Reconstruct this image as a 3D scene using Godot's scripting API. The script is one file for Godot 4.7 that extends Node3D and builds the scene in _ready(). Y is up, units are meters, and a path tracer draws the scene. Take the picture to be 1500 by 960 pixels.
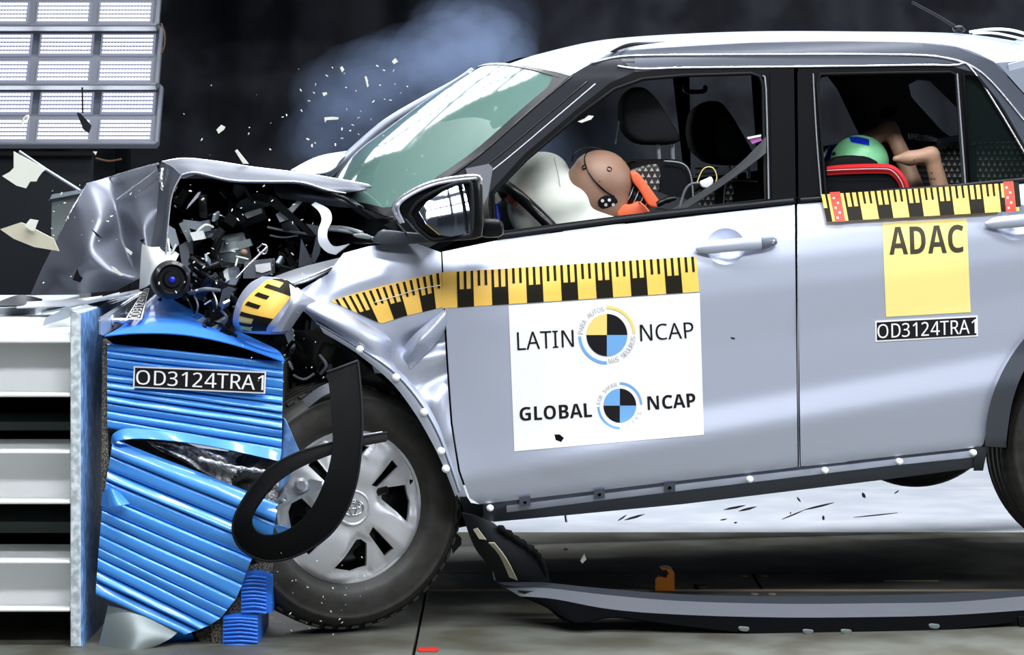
extends Node3D
# A crash-test hall: a silver car running into a blue honeycomb barrier. Pixels of the 1500 x 960 photograph are only used to measure where real surfaces stand.
const F := 3710.0      # focal length in pixels
const CY := 1.28       # height of the camera
const D := 7.0         # the camera stands at z = D and looks along -z
const HX := 750.0      # the horizon point in the picture (the lens is shifted)
const HY := 255.0

var CA: Vector3        # the car's axes: to the rear, up, out of its near flank
var CU: Vector3
var CN: Vector3
var CO: Vector3        # centre of the front wheel on the flank
var M := {}
var fonts := {}
var used := {}
var rng := RandomNumberGenerator.new()
var fender_dents := []

# ---------------------------------------------------------------- geometry helpers
func at(px: float, py: float, z: float) -> Vector3:
	var d := D - z
	return Vector3((px - HX) / F * d, CY + (HY - py) / F * d, z)

func pg(a: Array) -> PackedVector2Array:
	var r := PackedVector2Array()
	for i in range(0, a.size(), 2):
		r.append(Vector2(a[i], a[i + 1]))
	return r

func car(s: float, v: float, w: float) -> Vector3:
	return CO + CA * s + CU * v + CN * w

func lerp_table(t: Array, x: float) -> float:
	if x <= t[0][0]:
		return t[0][1]
	for i in t.size() - 1:
		if x <= t[i + 1][0]:
			return lerpf(t[i][1], t[i + 1][1], (x - t[i][0]) / maxf(t[i + 1][0] - t[i][0], 1e-5))
	return t[-1][1]

func flank(s: float, v: float) -> float:
	var va := 0.11 + 0.092 * s
	var vb := 0.03 + 0.087 * s
	var vr := -0.032 + 0.0277 * s
	var v0 := -0.063 + 0.0172 * s
	var b := 0.69 + 0.045 * s
	var fade := clampf((s - 0.36) / 0.35, 0.25, 1.0)
	var t := [[v0 - 0.08, -0.16], [v0, -0.06], [vr - 0.012, -0.036], [vr - 0.002, -0.038], [vr + 0.004, -0.028], [vb, 0.006 * fade - 0.004], [va, -0.019 * fade], [va + 0.16, -0.013 * fade], [b - 0.22, 0.0], [b - 0.14, -0.003],
		[b - 0.07, -0.020], [b - 0.015, -0.05], [b, -0.058], [1.16, -0.19], [1.19, -0.21], [1.215, -0.235], [1.24, -0.30], [1.26, -0.42]]
	var sum := 0.0
	for k in 3:
		sum += lerp_table(t, v + (k - 1) * 0.008)
	return sum / 3.0

func side(p: Vector2, off := 0.0) -> Vector3:
	var c := Vector3(0, CY, D)
	var d := Vector3((p.x - HX) / F, (HY - p.y) / F, -1)
	var w := 0.0
	var q := c
	for i in 5:
		q = c + d * ((CO + CN * w - c).dot(CN) / d.dot(CN))
		w = flank((q - CO).dot(CA), (q - CO).dot(CU)) + off
	return q

func seg_dist(p: Vector2, a: Vector2, b: Vector2) -> float:
	return p.distance_to(Geometry2D.get_closest_point_to_segment(p, a, b))

func fender_at(p: Vector2, off := 0.0) -> Vector3:
	var h := 0.0
	for d in fender_dents:
		var q: float = seg_dist(p, Vector2(d[0], d[1]), Vector2(d[2], d[3])) / d[4]
		h += d[5] * exp(-q * q)
	return side(p, off + h)

func flat_at(w: float) -> Callable:      # a plane along the car, w metres out of its flank
	return func(p: Vector2, off: float) -> Vector3:
		var c := Vector3(0, CY, D)
		var d := Vector3((p.x - HX) / F, (HY - p.y) / F, -1)
		return c + d * ((CO + CN * (w + off) - c).dot(CN) / d.dot(CN))

func plane_z(z: float) -> Callable:
	return func(p: Vector2, off: float) -> Vector3:
		var q := at(p.x, p.y, z)
		return Vector3(q.x, q.y, z + off)

func plane3(a: Vector3, b: Vector3, c: Vector3) -> Callable:   # the plane through three points, its offset towards the camera's side
	var n := (b - a).cross(c - a).normalized()
	if n.dot(Vector3(0, CY, D) - a) < 0:
		n = -n
	return func(p: Vector2, off: float) -> Vector3:
		var o := Vector3(0, CY, D)
		var d := Vector3((p.x - HX) / F, (HY - p.y) / F, -1)
		return o + d * ((a - o).dot(n) / d.dot(n)) + n * off

func tri(st: SurfaceTool, a: Vector3, b: Vector3, c: Vector3, hint: Vector3) -> void:
	if (b - a).cross(c - a).dot(hint) > 0:
		st.add_vertex(a)
		st.add_vertex(c)
		st.add_vertex(b)
	else:
		st.add_vertex(a)
		st.add_vertex(b)
		st.add_vertex(c)

func quad(st: SurfaceTool, a: Vector3, b: Vector3, c: Vector3, d: Vector3, hint: Vector3) -> void:
	tri(st, a, b, c, hint)
	tri(st, a, c, d, hint)

func start() -> SurfaceTool:
	var st := SurfaceTool.new()
	st.begin(Mesh.PRIMITIVE_TRIANGLES)
	return st

func done(st: SurfaceTool) -> ArrayMesh:
	st.generate_normals()
	return st.commit()

func split_cells(poly: PackedVector2Array, cell: float, holes: Array) -> Array:
	var out := []
	if cell <= 0 and holes.is_empty():
		return [poly]
	if cell <= 0:
		cell = 40.0
	var lo := poly[0]
	var hi := poly[0]
	for p in poly:
		lo = lo.min(p)
		hi = hi.max(p)
	var x := floorf(lo.x / cell) * cell
	while x < hi.x:
		var y := floorf(lo.y / cell) * cell
		while y < hi.y:
			var r := PackedVector2Array([Vector2(x, y), Vector2(x + cell, y), Vector2(x + cell, y + cell), Vector2(x, y + cell)])
			var pieces: Array = Geometry2D.intersect_polygons(poly, r)
			for h in holes:
				var next := []
				for pc in pieces:
					for q in Geometry2D.clip_polygons(pc, h):
						if not Geometry2D.is_polygon_clockwise(q):
							next.append(q)
				pieces = next
			out.append_array(pieces)
			y += cell
		x += cell
	return out

func add_rim(st: SurfaceTool, poly: PackedVector2Array, surf: Callable, t: float, cell: float, outward: float) -> void:
	var turn := outward * (1.0 if Geometry2D.is_polygon_clockwise(poly) else -1.0)
	for i in poly.size():
		var a := poly[i]
		var b := poly[(i + 1) % poly.size()]
		if a.distance_to(b) < 1e-4:
			continue
		var k := 1 if cell <= 0 else maxi(1, ceili(a.distance_to(b) / cell))
		var out := Vector2(-(b - a).y, (b - a).x).normalized() * turn
		for j in k:
			var p := a.lerp(b, float(j) / k)
			var q := a.lerp(b, float(j + 1) / k)
			var m := (p + q) / 2
			var unit := p.distance_to(q) * 0.05
			var hint: Vector3 = surf.call(m + out * unit, 0.0) - surf.call(m, 0.0)
			quad(st, surf.call(p, 0.0), surf.call(q, 0.0), surf.call(q, -t), surf.call(p, -t), hint)

func add_panel(st: SurfaceTool, poly: PackedVector2Array, surf: Callable, t: float, cell := 14.0, holes := [], back := true) -> void:
	for pc in split_cells(poly, cell, holes):
		var ix := Geometry2D.triangulate_polygon(pc)
		var fr := []
		var bk := []
		for p in pc:
			fr.append(surf.call(p, 0.0))
			bk.append(surf.call(p, -maxf(t, 0.001)))
		for i in range(0, ix.size(), 3):
			var h: Vector3 = fr[ix[i]] - bk[ix[i]]
			st.set_smooth_group(1)
			tri(st, fr[ix[i]], fr[ix[i + 1]], fr[ix[i + 2]], h)
			if back and t > 0:
				st.set_smooth_group(2)
				tri(st, bk[ix[i]], bk[ix[i + 1]], bk[ix[i + 2]], -h)
	if t > 0:
		st.set_smooth_group(-1)
		add_rim(st, poly, surf, t, cell, 1.0)
		for h in holes:
			add_rim(st, h, surf, t, cell, -1.0)

func panel(poly: Array, surf: Callable, t: float, cell := 14.0, holes := []) -> ArrayMesh:
	var st := start()
	add_panel(st, pg(poly), surf, t, cell, holes)
	return done(st)

func slab(poly: Array, z: float, t: float) -> ArrayMesh:
	return panel(poly, plane_z(z), t, 0.0)

func cr(a: Vector3, b: Vector3, c: Vector3, d: Vector3, t: float) -> Vector3:
	return 0.5 * (2.0 * b + (c - a) * t + (2.0 * a - 5.0 * b + 4.0 * c - d) * t * t + (3.0 * b - a - 3.0 * c + d) * t * t * t)

func spline(p: Array, k: int, sharp := false) -> Array:
	var out := []
	for i in p.size() - 1:
		for j in k:
			var t := float(j) / k
			if sharp:
				out.append(p[i].lerp(p[i + 1], t))
			else:
				out.append(cr(p[maxi(i - 1, 0)], p[i], p[i + 1], p[mini(i + 2, p.size() - 1)], t))
	out.append(p[-1])
	return out

func dense(grid: Array, nu: int, nv: int, sharp := false) -> Array:
	var rows := []
	for r in grid:
		rows.append(spline(r, nu, sharp))
	var out := []
	var cols := []
	for i in rows[0].size():
		var c := []
		for r in rows:
			c.append(r[i])
		cols.append(spline(c, nv, sharp))
	for j in cols[0].size():
		var r := []
		for i in cols.size():
			r.append(cols[i][j])
		out.append(r)
	return out

func add_sheet(st: SurfaceTool, g: Array, t: float) -> void:     # a bent sheet through a grid of points, t thick
	var h := g.size()
	var w: int = g[0].size()
	var nn := []
	for j in h:
		var r := []
		for i in w:
			var du: Vector3 = g[j][mini(i + 1, w - 1)] - g[j][maxi(i - 1, 0)]
			var dv: Vector3 = g[mini(j + 1, h - 1)][i] - g[maxi(j - 1, 0)][i]
			r.append(du.cross(dv).normalized())
		nn.append(r)
	var m: Vector3 = g[h / 2][w / 2]
	var s := 1.0 if nn[h / 2][w / 2].dot(Vector3(0, CY, D) - m) > 0 else -1.0
	var bk := []
	for j in h:
		var r := []
		for i in w:
			r.append(g[j][i] - nn[j][i] * s * t)
		bk.append(r)
	for j in h - 1:
		for i in w - 1:
			var n: Vector3 = nn[j][i] * s
			st.set_smooth_group(1)
			quad(st, g[j][i], g[j][i + 1], g[j + 1][i + 1], g[j + 1][i], n)
			if t > 0:
				st.set_smooth_group(2)
				quad(st, bk[j][i], bk[j][i + 1], bk[j + 1][i + 1], bk[j + 1][i], -n)
	if t > 0:
		st.set_smooth_group(-1)
		for i in w - 1:
			quad(st, g[0][i], g[0][i + 1], bk[0][i + 1], bk[0][i], g[0][i] - g[1][i])
			quad(st, g[h - 1][i], g[h - 1][i + 1], bk[h - 1][i + 1], bk[h - 1][i], g[h - 1][i] - g[h - 2][i])
		for j in h - 1:
			quad(st, g[j][0], g[j + 1][0], bk[j + 1][0], bk[j][0], g[j][0] - g[j][1])
			quad(st, g[j][w - 1], g[j + 1][w - 1], bk[j + 1][w - 1], bk[j][w - 1], g[j][w - 1] - g[j][w - 2])

func sheet(grid: Array, nu := 6, nv := 6, t := 0.002, sharp := false) -> ArrayMesh:
	var st := start()
	add_sheet(st, dense(grid, nu, nv, sharp), t)
	return done(st)

func rows3(a: Array, per: int) -> Array:     # px, py, z triples to a grid of points, «per» points in a row
	var out := []
	var r := []
	for i in range(0, a.size(), 3):
		r.append(at(a[i], a[i + 1], a[i + 2]))
		if r.size() == per:
			out.append(r)
			r = []
	return out

func pts(a: Array) -> Array:
	return rows3(a, a.size() / 3)[0]

func add_tube(st: SurfaceTool, p: Array, r, sides := 10, flat := 1.0, closed := false) -> void:
	var n := p.size()
	var rings := []
	var up := Vector3.UP if absf((p[1] - p[0]).normalized().y) < 0.9 else Vector3.RIGHT
	for i in n:
		var dir: Vector3 = (p[(i + 1) % n] - p[(i - 1 + n) % n]).normalized() if closed else (p[mini(i + 1, n - 1)] - p[maxi(i - 1, 0)]).normalized()
		var x := up.cross(dir).normalized()
		var y := dir.cross(x).normalized()
		up = y
		var rad: float = r if r is float else r[i]
		var ring := []
		for k in sides:
			var a := TAU * k / sides
			ring.append(p[i] + (x * cos(a) * flat + y * sin(a)) * rad)
		rings.append(ring)
	st.set_smooth_group(3)
	for i in (n if closed else n - 1):
		var j := (i + 1) % n
		for k in sides:
			var l := (k + 1) % sides
			quad(st, rings[i][k], rings[j][k], rings[j][l], rings[i][l], (rings[i][k] + rings[i][l]) / 2 - p[i])
	if not closed:
		st.set_smooth_group(-1)
		for k in sides:
			tri(st, p[0], rings[0][k], rings[0][(k + 1) % sides], p[0] - p[1])
			tri(st, p[n - 1], rings[n - 1][k], rings[n - 1][(k + 1) % sides], p[n - 1] - p[n - 2])

func tube(p: Array, r, sides := 10, smooth := 5, flat := 1.0, closed := false) -> ArrayMesh:
	var st := start()
	add_tube(st, spline(p, smooth) if smooth > 1 else p, r, sides, flat, closed)
	return done(st)

func frame_of(axis: Vector3) -> Basis:     # x and y across, z along the axis
	var z := axis.normalized()
	var x := (Vector3.UP if absf(z.y) < 0.9 else Vector3.RIGHT).cross(z).normalized()
	return Basis(x, z.cross(x), z)

func add_lathe(st: SurfaceTool, c: Vector3, axis: Vector3, prof: Array, seg := 48, smooth := false) -> void:    # prof: [radius, height along the axis, ...]
	var b := frame_of(axis)
	st.set_smooth_group(-1)
	for i in range(0, prof.size() - 2, 2):
		var r0: float = prof[i]
		var h0: float = prof[i + 1]
		var r1: float = prof[i + 2]
		var h1: float = prof[i + 3]
		st.set_smooth_group(5 if smooth else 10 + i)
		for k in seg:
			var a0 := TAU * k / seg
			var a1 := TAU * (k + 1) / seg
			var e0 := b.x * cos(a0) + b.y * sin(a0)
			var e1 := b.x * cos(a1) + b.y * sin(a1)
			var em := (e0 + e1) / 2
			var nrm := em * (h1 - h0) - b.z * (r1 - r0)     # the outside lies to the right of the profile
			var q0 := c + e0 * r0 + b.z * h0
			var q1 := c + e1 * r0 + b.z * h0
			var q2 := c + e1 * r1 + b.z * h1
			var q3 := c + e0 * r1 + b.z * h1
			if r0 > 1e-5:
				tri(st, q0, q1, q2, nrm)
			if r1 > 1e-5:
				tri(st, q0, q2, q3, nrm)

func lathe(c: Vector3, axis: Vector3, prof: Array, seg := 48, smooth := false) -> ArrayMesh:
	var st := start()
	add_lathe(st, c, axis, prof, seg, smooth)
	return done(st)

func add_ball(st: SurfaceTool, c: Vector3, b: Basis, seg := 24, rings := 14) -> void:
	st.set_smooth_group(4)
	for j in rings:
		for k in seg:
			var q := []
			for o in [[0, 0], [1, 0], [1, 1], [0, 1]]:
				var la: float = PI * (float(j + o[1]) / rings - 0.5)
				var lo: float = TAU * (k + o[0]) / seg
				q.append(b * Vector3(cos(la) * cos(lo), sin(la), cos(la) * sin(lo)))
			var h: Vector3 = q[0] + q[2]
			if j > 0:
				tri(st, c + q[0], c + q[1], c + q[2], h)
				if j < rings - 1:
					tri(st, c + q[0], c + q[2], c + q[3], h)
			else:
				tri(st, c + q[0], c + q[2], c + q[3], h)

func ball(c: Vector3, b: Basis, seg := 24, rings := 14) -> ArrayMesh:
	var st := start()
	add_ball(st, c, b, seg, rings)
	return done(st)

func add_box(st: SurfaceTool, lo: Vector3, hi: Vector3, bev := 0.0, xf := Transform3D()) -> void:
	# a box with chamfered edges
	var c := (lo + hi) / 2
	var h := (hi - lo) / 2
	st.set_smooth_group(-1)
	var f := func(q: Vector3) -> Vector3: return xf * (c + q)
	for ax in 3:
		for sg in [-1.0, 1.0]:
			var u := (ax + 1) % 3
			var v := (ax + 2) % 3
			var q := []
			for o in [[-1, -1], [1, -1], [1, 1], [-1, 1]]:
				var p := Vector3()
				p[ax] = h[ax] * sg
				p[u] = (h[u] - bev) * o[0]
				p[v] = (h[v] - bev) * o[1]
				q.append(f.call(p))
			var n := Vector3()
			n[ax] = sg
			quad(st, q[0], q[1], q[2], q[3], xf.basis * n)
			if bev > 0:
				for s2 in [-1.0, 1.0]:
					# chamfer between the faces ax and u
					var e := []
					for o in [[0, -1], [0, 1], [1, 1], [1, -1]]:
						var p := Vector3()
						p[ax] = (h[ax] - (bev if o[0] == 1 else 0.0)) * sg
						p[u] = (h[u] - (bev if o[0] == 0 else 0.0)) * s2
						p[v] = (h[v] - bev) * o[1]
						e.append(f.call(p))
					var nn := Vector3()
					nn[ax] = sg
					nn[u] = s2
					quad(st, e[0], e[1], e[2], e[3], xf.basis * nn)

func box(lo: Vector3, hi: Vector3, bev := 0.0, xf := Transform3D()) -> ArrayMesh:
	var st := start()
	add_box(st, lo, hi, bev, xf)
	return done(st)

func corner_box(st: SurfaceTool, a: Array, b: Array) -> void:      # a solid between two quads of four points each
	st.set_smooth_group(-1)
	var m := Vector3()
	for i in 4:
		m += (a[i] + b[i]) / 8
	for f in [[a[0], a[1], a[2], a[3]], [b[0], b[1], b[2], b[3]], [a[0], a[1], b[1], b[0]], [a[1], a[2], b[2], b[1]], [a[2], a[3], b[3], b[2]], [a[3], a[0], b[0], b[3]]]:
		quad(st, f[0], f[1], f[2], f[3], (f[0] + f[1] + f[2] + f[3]) / 4 - m)

func blob(caps: Array, cell: float, k: float) -> ArrayMesh:     # one skin round tapered capsules [a, ra, b, rb]: surface nets
	var lo: Vector3 = caps[0][0]
	var hi: Vector3 = caps[0][0]
	for c in caps:
		for i in [0, 2]:
			lo = lo.min(c[i] - Vector3.ONE * (c[i + 1] + cell * 3))
			hi = hi.max(c[i] + Vector3.ONE * (c[i + 1] + cell * 3))
	var n := Vector3i(((hi - lo) / cell).ceil()) + Vector3i.ONE
	var val := PackedFloat32Array()
	val.resize(n.x * n.y * n.z)
	var i0 := 0
	for z in n.z:
		for y in n.y:
			for x in n.x:
				var p := lo + Vector3(x, y, z) * cell
				var dd := 1e3
				for c in caps:
					var ab: Vector3 = c[2] - c[0]
					var t := clampf((p - c[0]).dot(ab) / maxf(ab.length_squared(), 1e-9), 0.0, 1.0)
					var e: float = p.distance_to(c[0] + ab * t) - lerpf(c[1], c[3], t)
					var hh := clampf(0.5 + 0.5 * (dd - e) / k, 0.0, 1.0)
					dd = lerpf(dd, e, hh) - k * hh * (1.0 - hh)
				val[i0] = dd
				i0 += 1
	var vert := {}
	var st := start()
	st.set_smooth_group(1)
	var idx := func(x: int, y: int, z: int) -> int: return (z * n.y + y) * n.x + x
	var spot := func(x: int, y: int, z: int) -> Vector3:
		var key: int = (z * n.y + y) * n.x + x
		if vert.has(key):
			return vert[key]
		var sum := Vector3()
		var cnt := 0
		for e in [[0,0,0,1,0,0],[0,1,0,1,1,0],[0,0,1,1,0,1],[0,1,1,1,1,1],[0,0,0,0,1,0],[1,0,0,1,1,0],[0,0,1,0,1,1],[1,0,1,1,1,1],[0,0,0,0,0,1],[1,0,0,1,0,1],[0,1,0,0,1,1],[1,1,0,1,1,1]]:
			var a: float = val[((z + e[2]) * n.y + y + e[1]) * n.x + x + e[0]]
			var b: float = val[((z + e[5]) * n.y + y + e[4]) * n.x + x + e[3]]
			if (a < 0) != (b < 0):
				sum += Vector3(x + e[0], y + e[1], z + e[2]).lerp(Vector3(x + e[3], y + e[4], z + e[5]), a / (a - b))
				cnt += 1
		vert[key] = lo + sum / maxf(cnt, 1) * cell
		return vert[key]
	for z in range(1, n.z - 1):
		for y in range(1, n.y - 1):
			for x in range(1, n.x - 1):
				var a := val[(z * n.y + y) * n.x + x]
				if (val[(z * n.y + y) * n.x + x + 1] < 0) != (a < 0):
					quad(st, spot.call(x, y - 1, z - 1), spot.call(x, y, z - 1), spot.call(x, y, z), spot.call(x, y - 1, z), Vector3(1 if a < 0 else -1, 0, 0))
				if (val[(z * n.y + y + 1) * n.x + x] < 0) != (a < 0):
					quad(st, spot.call(x - 1, y, z - 1), spot.call(x, y, z - 1), spot.call(x, y, z), spot.call(x - 1, y, z), Vector3(0, 1 if a < 0 else -1, 0))
				if (val[((z + 1) * n.y + y) * n.x + x] < 0) != (a < 0):
					quad(st, spot.call(x - 1, y - 1, z), spot.call(x, y - 1, z), spot.call(x, y, z), spot.call(x - 1, y, z), Vector3(0, 0, 1 if a < 0 else -1))
	return done(st)

func crumple(v: Array, f: Array, levels: int, soften: int, t: float) -> ArrayMesh:    # a creased sheet: triangles between points, cut finer and eased
	var p := []
	for i in range(0, v.size(), 3):
		p.append(at(v[i], v[i + 1], v[i + 2]))
	for l in levels:
		var mid := {}
		var nf := []
		for i in range(0, f.size(), 3):
			var m := []
			for j in 3:
				var a: int = f[i + j]
				var b: int = f[i + (j + 1) % 3]
				var key := Vector2i(mini(a, b), maxi(a, b))
				if not mid.has(key):
					mid[key] = p.size()
					p.append((p[a] + p[b]) / 2)
				m.append(mid[key])
			nf.append_array([f[i], m[0], m[2], m[0], f[i + 1], m[1], m[2], m[1], f[i + 2], m[0], m[1], m[2]])
		f = nf
	var cnt := {}
	for i in range(0, f.size(), 3):
		for j in 3:
			var key := Vector2i(mini(f[i + j], f[i + (j + 1) % 3]), maxi(f[i + j], f[i + (j + 1) % 3]))
			cnt[key] = cnt.get(key, 0) + 1
	var fixed := {}
	for k in cnt:
		if cnt[k] == 1:
			fixed[k.x] = true
			fixed[k.y] = true
	for n in soften:
		var sum := []
		var num := []
		for i in p.size():
			sum.append(Vector3())
			num.append(0)
		for k in cnt:
			sum[k.x] += p[k.y]
			sum[k.y] += p[k.x]
			num[k.x] += 1
			num[k.y] += 1
		for i in p.size():
			if not fixed.has(i):
				p[i] = p[i].lerp(sum[i] / num[i], 0.6)
	var st := start()
	var cam := Vector3(0, CY, D)
	for i in range(0, f.size(), 3):
		var h: Vector3 = cam - p[f[i]]
		st.set_smooth_group(1)
		tri(st, p[f[i]], p[f[i + 1]], p[f[i + 2]], h)
		st.set_smooth_group(2)
		var o := Vector3(0, 0, -t)
		tri(st, p[f[i]] + o, p[f[i + 1]] + o, p[f[i + 2]] + o, -h)
	st.set_smooth_group(-1)
	for k in cnt:
		if cnt[k] == 1:
			quad(st, p[k.x], p[k.y], p[k.y] - Vector3(0, 0, t), p[k.x] - Vector3(0, 0, t), Vector3(0, 1, 0))
	return done(st)

func text_arrays(text: String, font: String, bold := false) -> PackedVector3Array:
	var key := font + str(bold)
	if not fonts.has(key):
		var f := SystemFont.new()
		f.font_names = PackedStringArray([font])
		f.font_weight = 700 if bold else 400
		fonts[key] = f
	var t := TextMesh.new()
	t.text = text
	t.font = fonts[key]
	t.font_size = 48
	t.depth = 0.0
	t.curve_step = 1.0
	var out := PackedVector3Array()
	var s := t.get_mesh_arrays()
	var v: PackedVector3Array = s[Mesh.ARRAY_VERTEX]
	var ix = s[Mesh.ARRAY_INDEX]
	if ix == null or ix.size() == 0:
		return v
	for i in ix:
		out.append(v[i])
	return out

func add_text(st: SurfaceTool, text: String, font: String, bold: bool, surf: Callable, q: Array, off: float) -> void:
	# lettering laid on a surface, its box stretched to the four corners q: top left, top right, bottom right, bottom left
	var v := text_arrays(text, font, bold)
	var lo := Vector2(1e9, 1e9)
	var hi := -lo
	for p in v:
		lo = lo.min(Vector2(p.x, p.y))
		hi = hi.max(Vector2(p.x, p.y))
	st.set_smooth_group(1)
	for i in range(0, v.size(), 3):
		var r: Array[Vector2] = []
		for j in 3:
			var u := (v[i + j].x - lo.x) / (hi.x - lo.x)
			var w := (hi.y - v[i + j].y) / (hi.y - lo.y)
			var p: Vector2 = q[0].lerp(q[1], u).lerp(q[3].lerp(q[2], u), w)
			r.append(p)
		lay(st, r[0], r[1], r[2], surf, off, 7.0, 6)

func lay(st: SurfaceTool, a: Vector2, b: Vector2, c: Vector2, surf: Callable, off: float, most: float, depth: int) -> void:
	# one flat triangle laid on a curved surface, cut smaller until it follows it
	var l := [a.distance_to(b), b.distance_to(c), c.distance_to(a)]
	var m: float = l.max()
	if m <= most or depth == 0:
		var p: Vector3 = surf.call(a, off)
		tri(st, p, surf.call(b, off), surf.call(c, off), surf.call(a, off + 0.01) - p)
	elif m == l[0]:
		lay(st, a, (a + b) / 2, c, surf, off, most, depth - 1)
		lay(st, (a + b) / 2, b, c, surf, off, most, depth - 1)
	elif m == l[1]:
		lay(st, a, b, (b + c) / 2, surf, off, most, depth - 1)
		lay(st, a, (b + c) / 2, c, surf, off, most, depth - 1)
	else:
		lay(st, a, b, (a + c) / 2, surf, off, most, depth - 1)
		lay(st, (a + c) / 2, b, c, surf, off, most, depth - 1)

func mix4(q: Array, u: float, v: float) -> Vector2:
	return q[0].lerp(q[1], u).lerp(q[3].lerp(q[2], u), v)

func cut4(q: Array, u0: float, v0: float, u1: float, v1: float) -> PackedVector2Array:
	return PackedVector2Array([mix4(q, u0, v0), mix4(q, u1, v0), mix4(q, u1, v1), mix4(q, u0, v1)])

func v4(a: Array) -> Array:
	return [Vector2(a[0], a[1]), Vector2(a[2], a[3]), Vector2(a[4], a[5]), Vector2(a[6], a[7])]

# ---------------------------------------------------------------- nodes and materials
func numbered(called: String) -> String:
	used[called] = used.get(called, 0) + 1
	return called if used[called] == 1 else "%s_%03d" % [called, used[called] - 1]

func thing(called: String, label: String, category: String, base: Vector3, group := "") -> Node3D:
	var o := Node3D.new()
	o.name = numbered(called)
	add_child(o, true)
	o.position = base
	tag(o, label, category, group)
	return o

func tag(o: Node3D, label: String, category: String, group := "") -> void:
	o.set_meta("label", label)
	o.set_meta("category", category)
	if group:
		o.set_meta("group", group)

func part(called: String, mesh: Mesh, m: Material, parent: Node3D, label := "") -> MeshInstance3D:
	var o := MeshInstance3D.new()
	o.name = called
	o.mesh = mesh
	o.material_override = m
	parent.add_child(o, true)
	var c := Vector3()
	var p: Node = parent
	while p != self:
		c += p.position
		p = p.get_parent()
	o.position = -c
	if label:
		o.set_meta("label", label)
	return o

func node_part(called: String, parent: Node3D, label := "") -> Node3D:
	var o := Node3D.new()
	o.name = called
	parent.add_child(o, true)
	if label:
		o.set_meta("label", label)
	return o

func single(called: String, mesh: Mesh, m: Material, label: String, category: String, group := "") -> MeshInstance3D:
	var o := part(numbered(called), mesh, m, self)
	tag(o, label, category, group)
	return o

func struct(called: String, mesh: Mesh, m: Material, label: String, category: String) -> MeshInstance3D:
	var o := single(called, mesh, m, label, category)
	o.set_meta("kind", "structure")
	return o

func mat(called: String, c: Color, rough: float, metal := 0.0, coat := 0.0) -> StandardMaterial3D:
	var m := StandardMaterial3D.new()
	m.resource_name = called
	m.albedo_color = c
	m.roughness = rough
	m.metallic = metal
	if coat > 0:
		m.clearcoat_enabled = true
		m.clearcoat = coat
		m.clearcoat_roughness = 0.06
	M[called] = m
	return m

func noise_tex(freq: float, lo: Color, hi: Color, seed_ := 1, w := 512, normal := false, bump := 4.0) -> NoiseTexture2D:
	var n := FastNoiseLite.new()
	n.seed = seed_
	n.frequency = freq
	n.fractal_octaves = 5
	var t := NoiseTexture2D.new()
	t.width = w
	t.height = w
	t.seamless = true
	t.noise = n
	if normal:
		t.as_normal_map = true
		t.bump_strength = bump
	else:
		var g := Gradient.new()
		g.set_color(0, lo)
		g.set_color(1, hi)
		g.set_offset(0, 0.25)
		g.set_offset(1, 0.75)
		t.color_ramp = g
	return t

func rough_up(m: StandardMaterial3D, freq: float, lo: Color, hi: Color, scale: float, seed_: int, bump := 0.0) -> void:
	m.albedo_texture = noise_tex(freq, lo, hi, seed_)
	m.uv1_triplanar = true
	m.uv1_world_triplanar = true
	m.uv1_scale = Vector3.ONE * scale
	if bump > 0:
		m.normal_enabled = true
		m.normal_texture = noise_tex(freq * 2.0, lo, hi, seed_ + 7, 512, true, bump)

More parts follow.
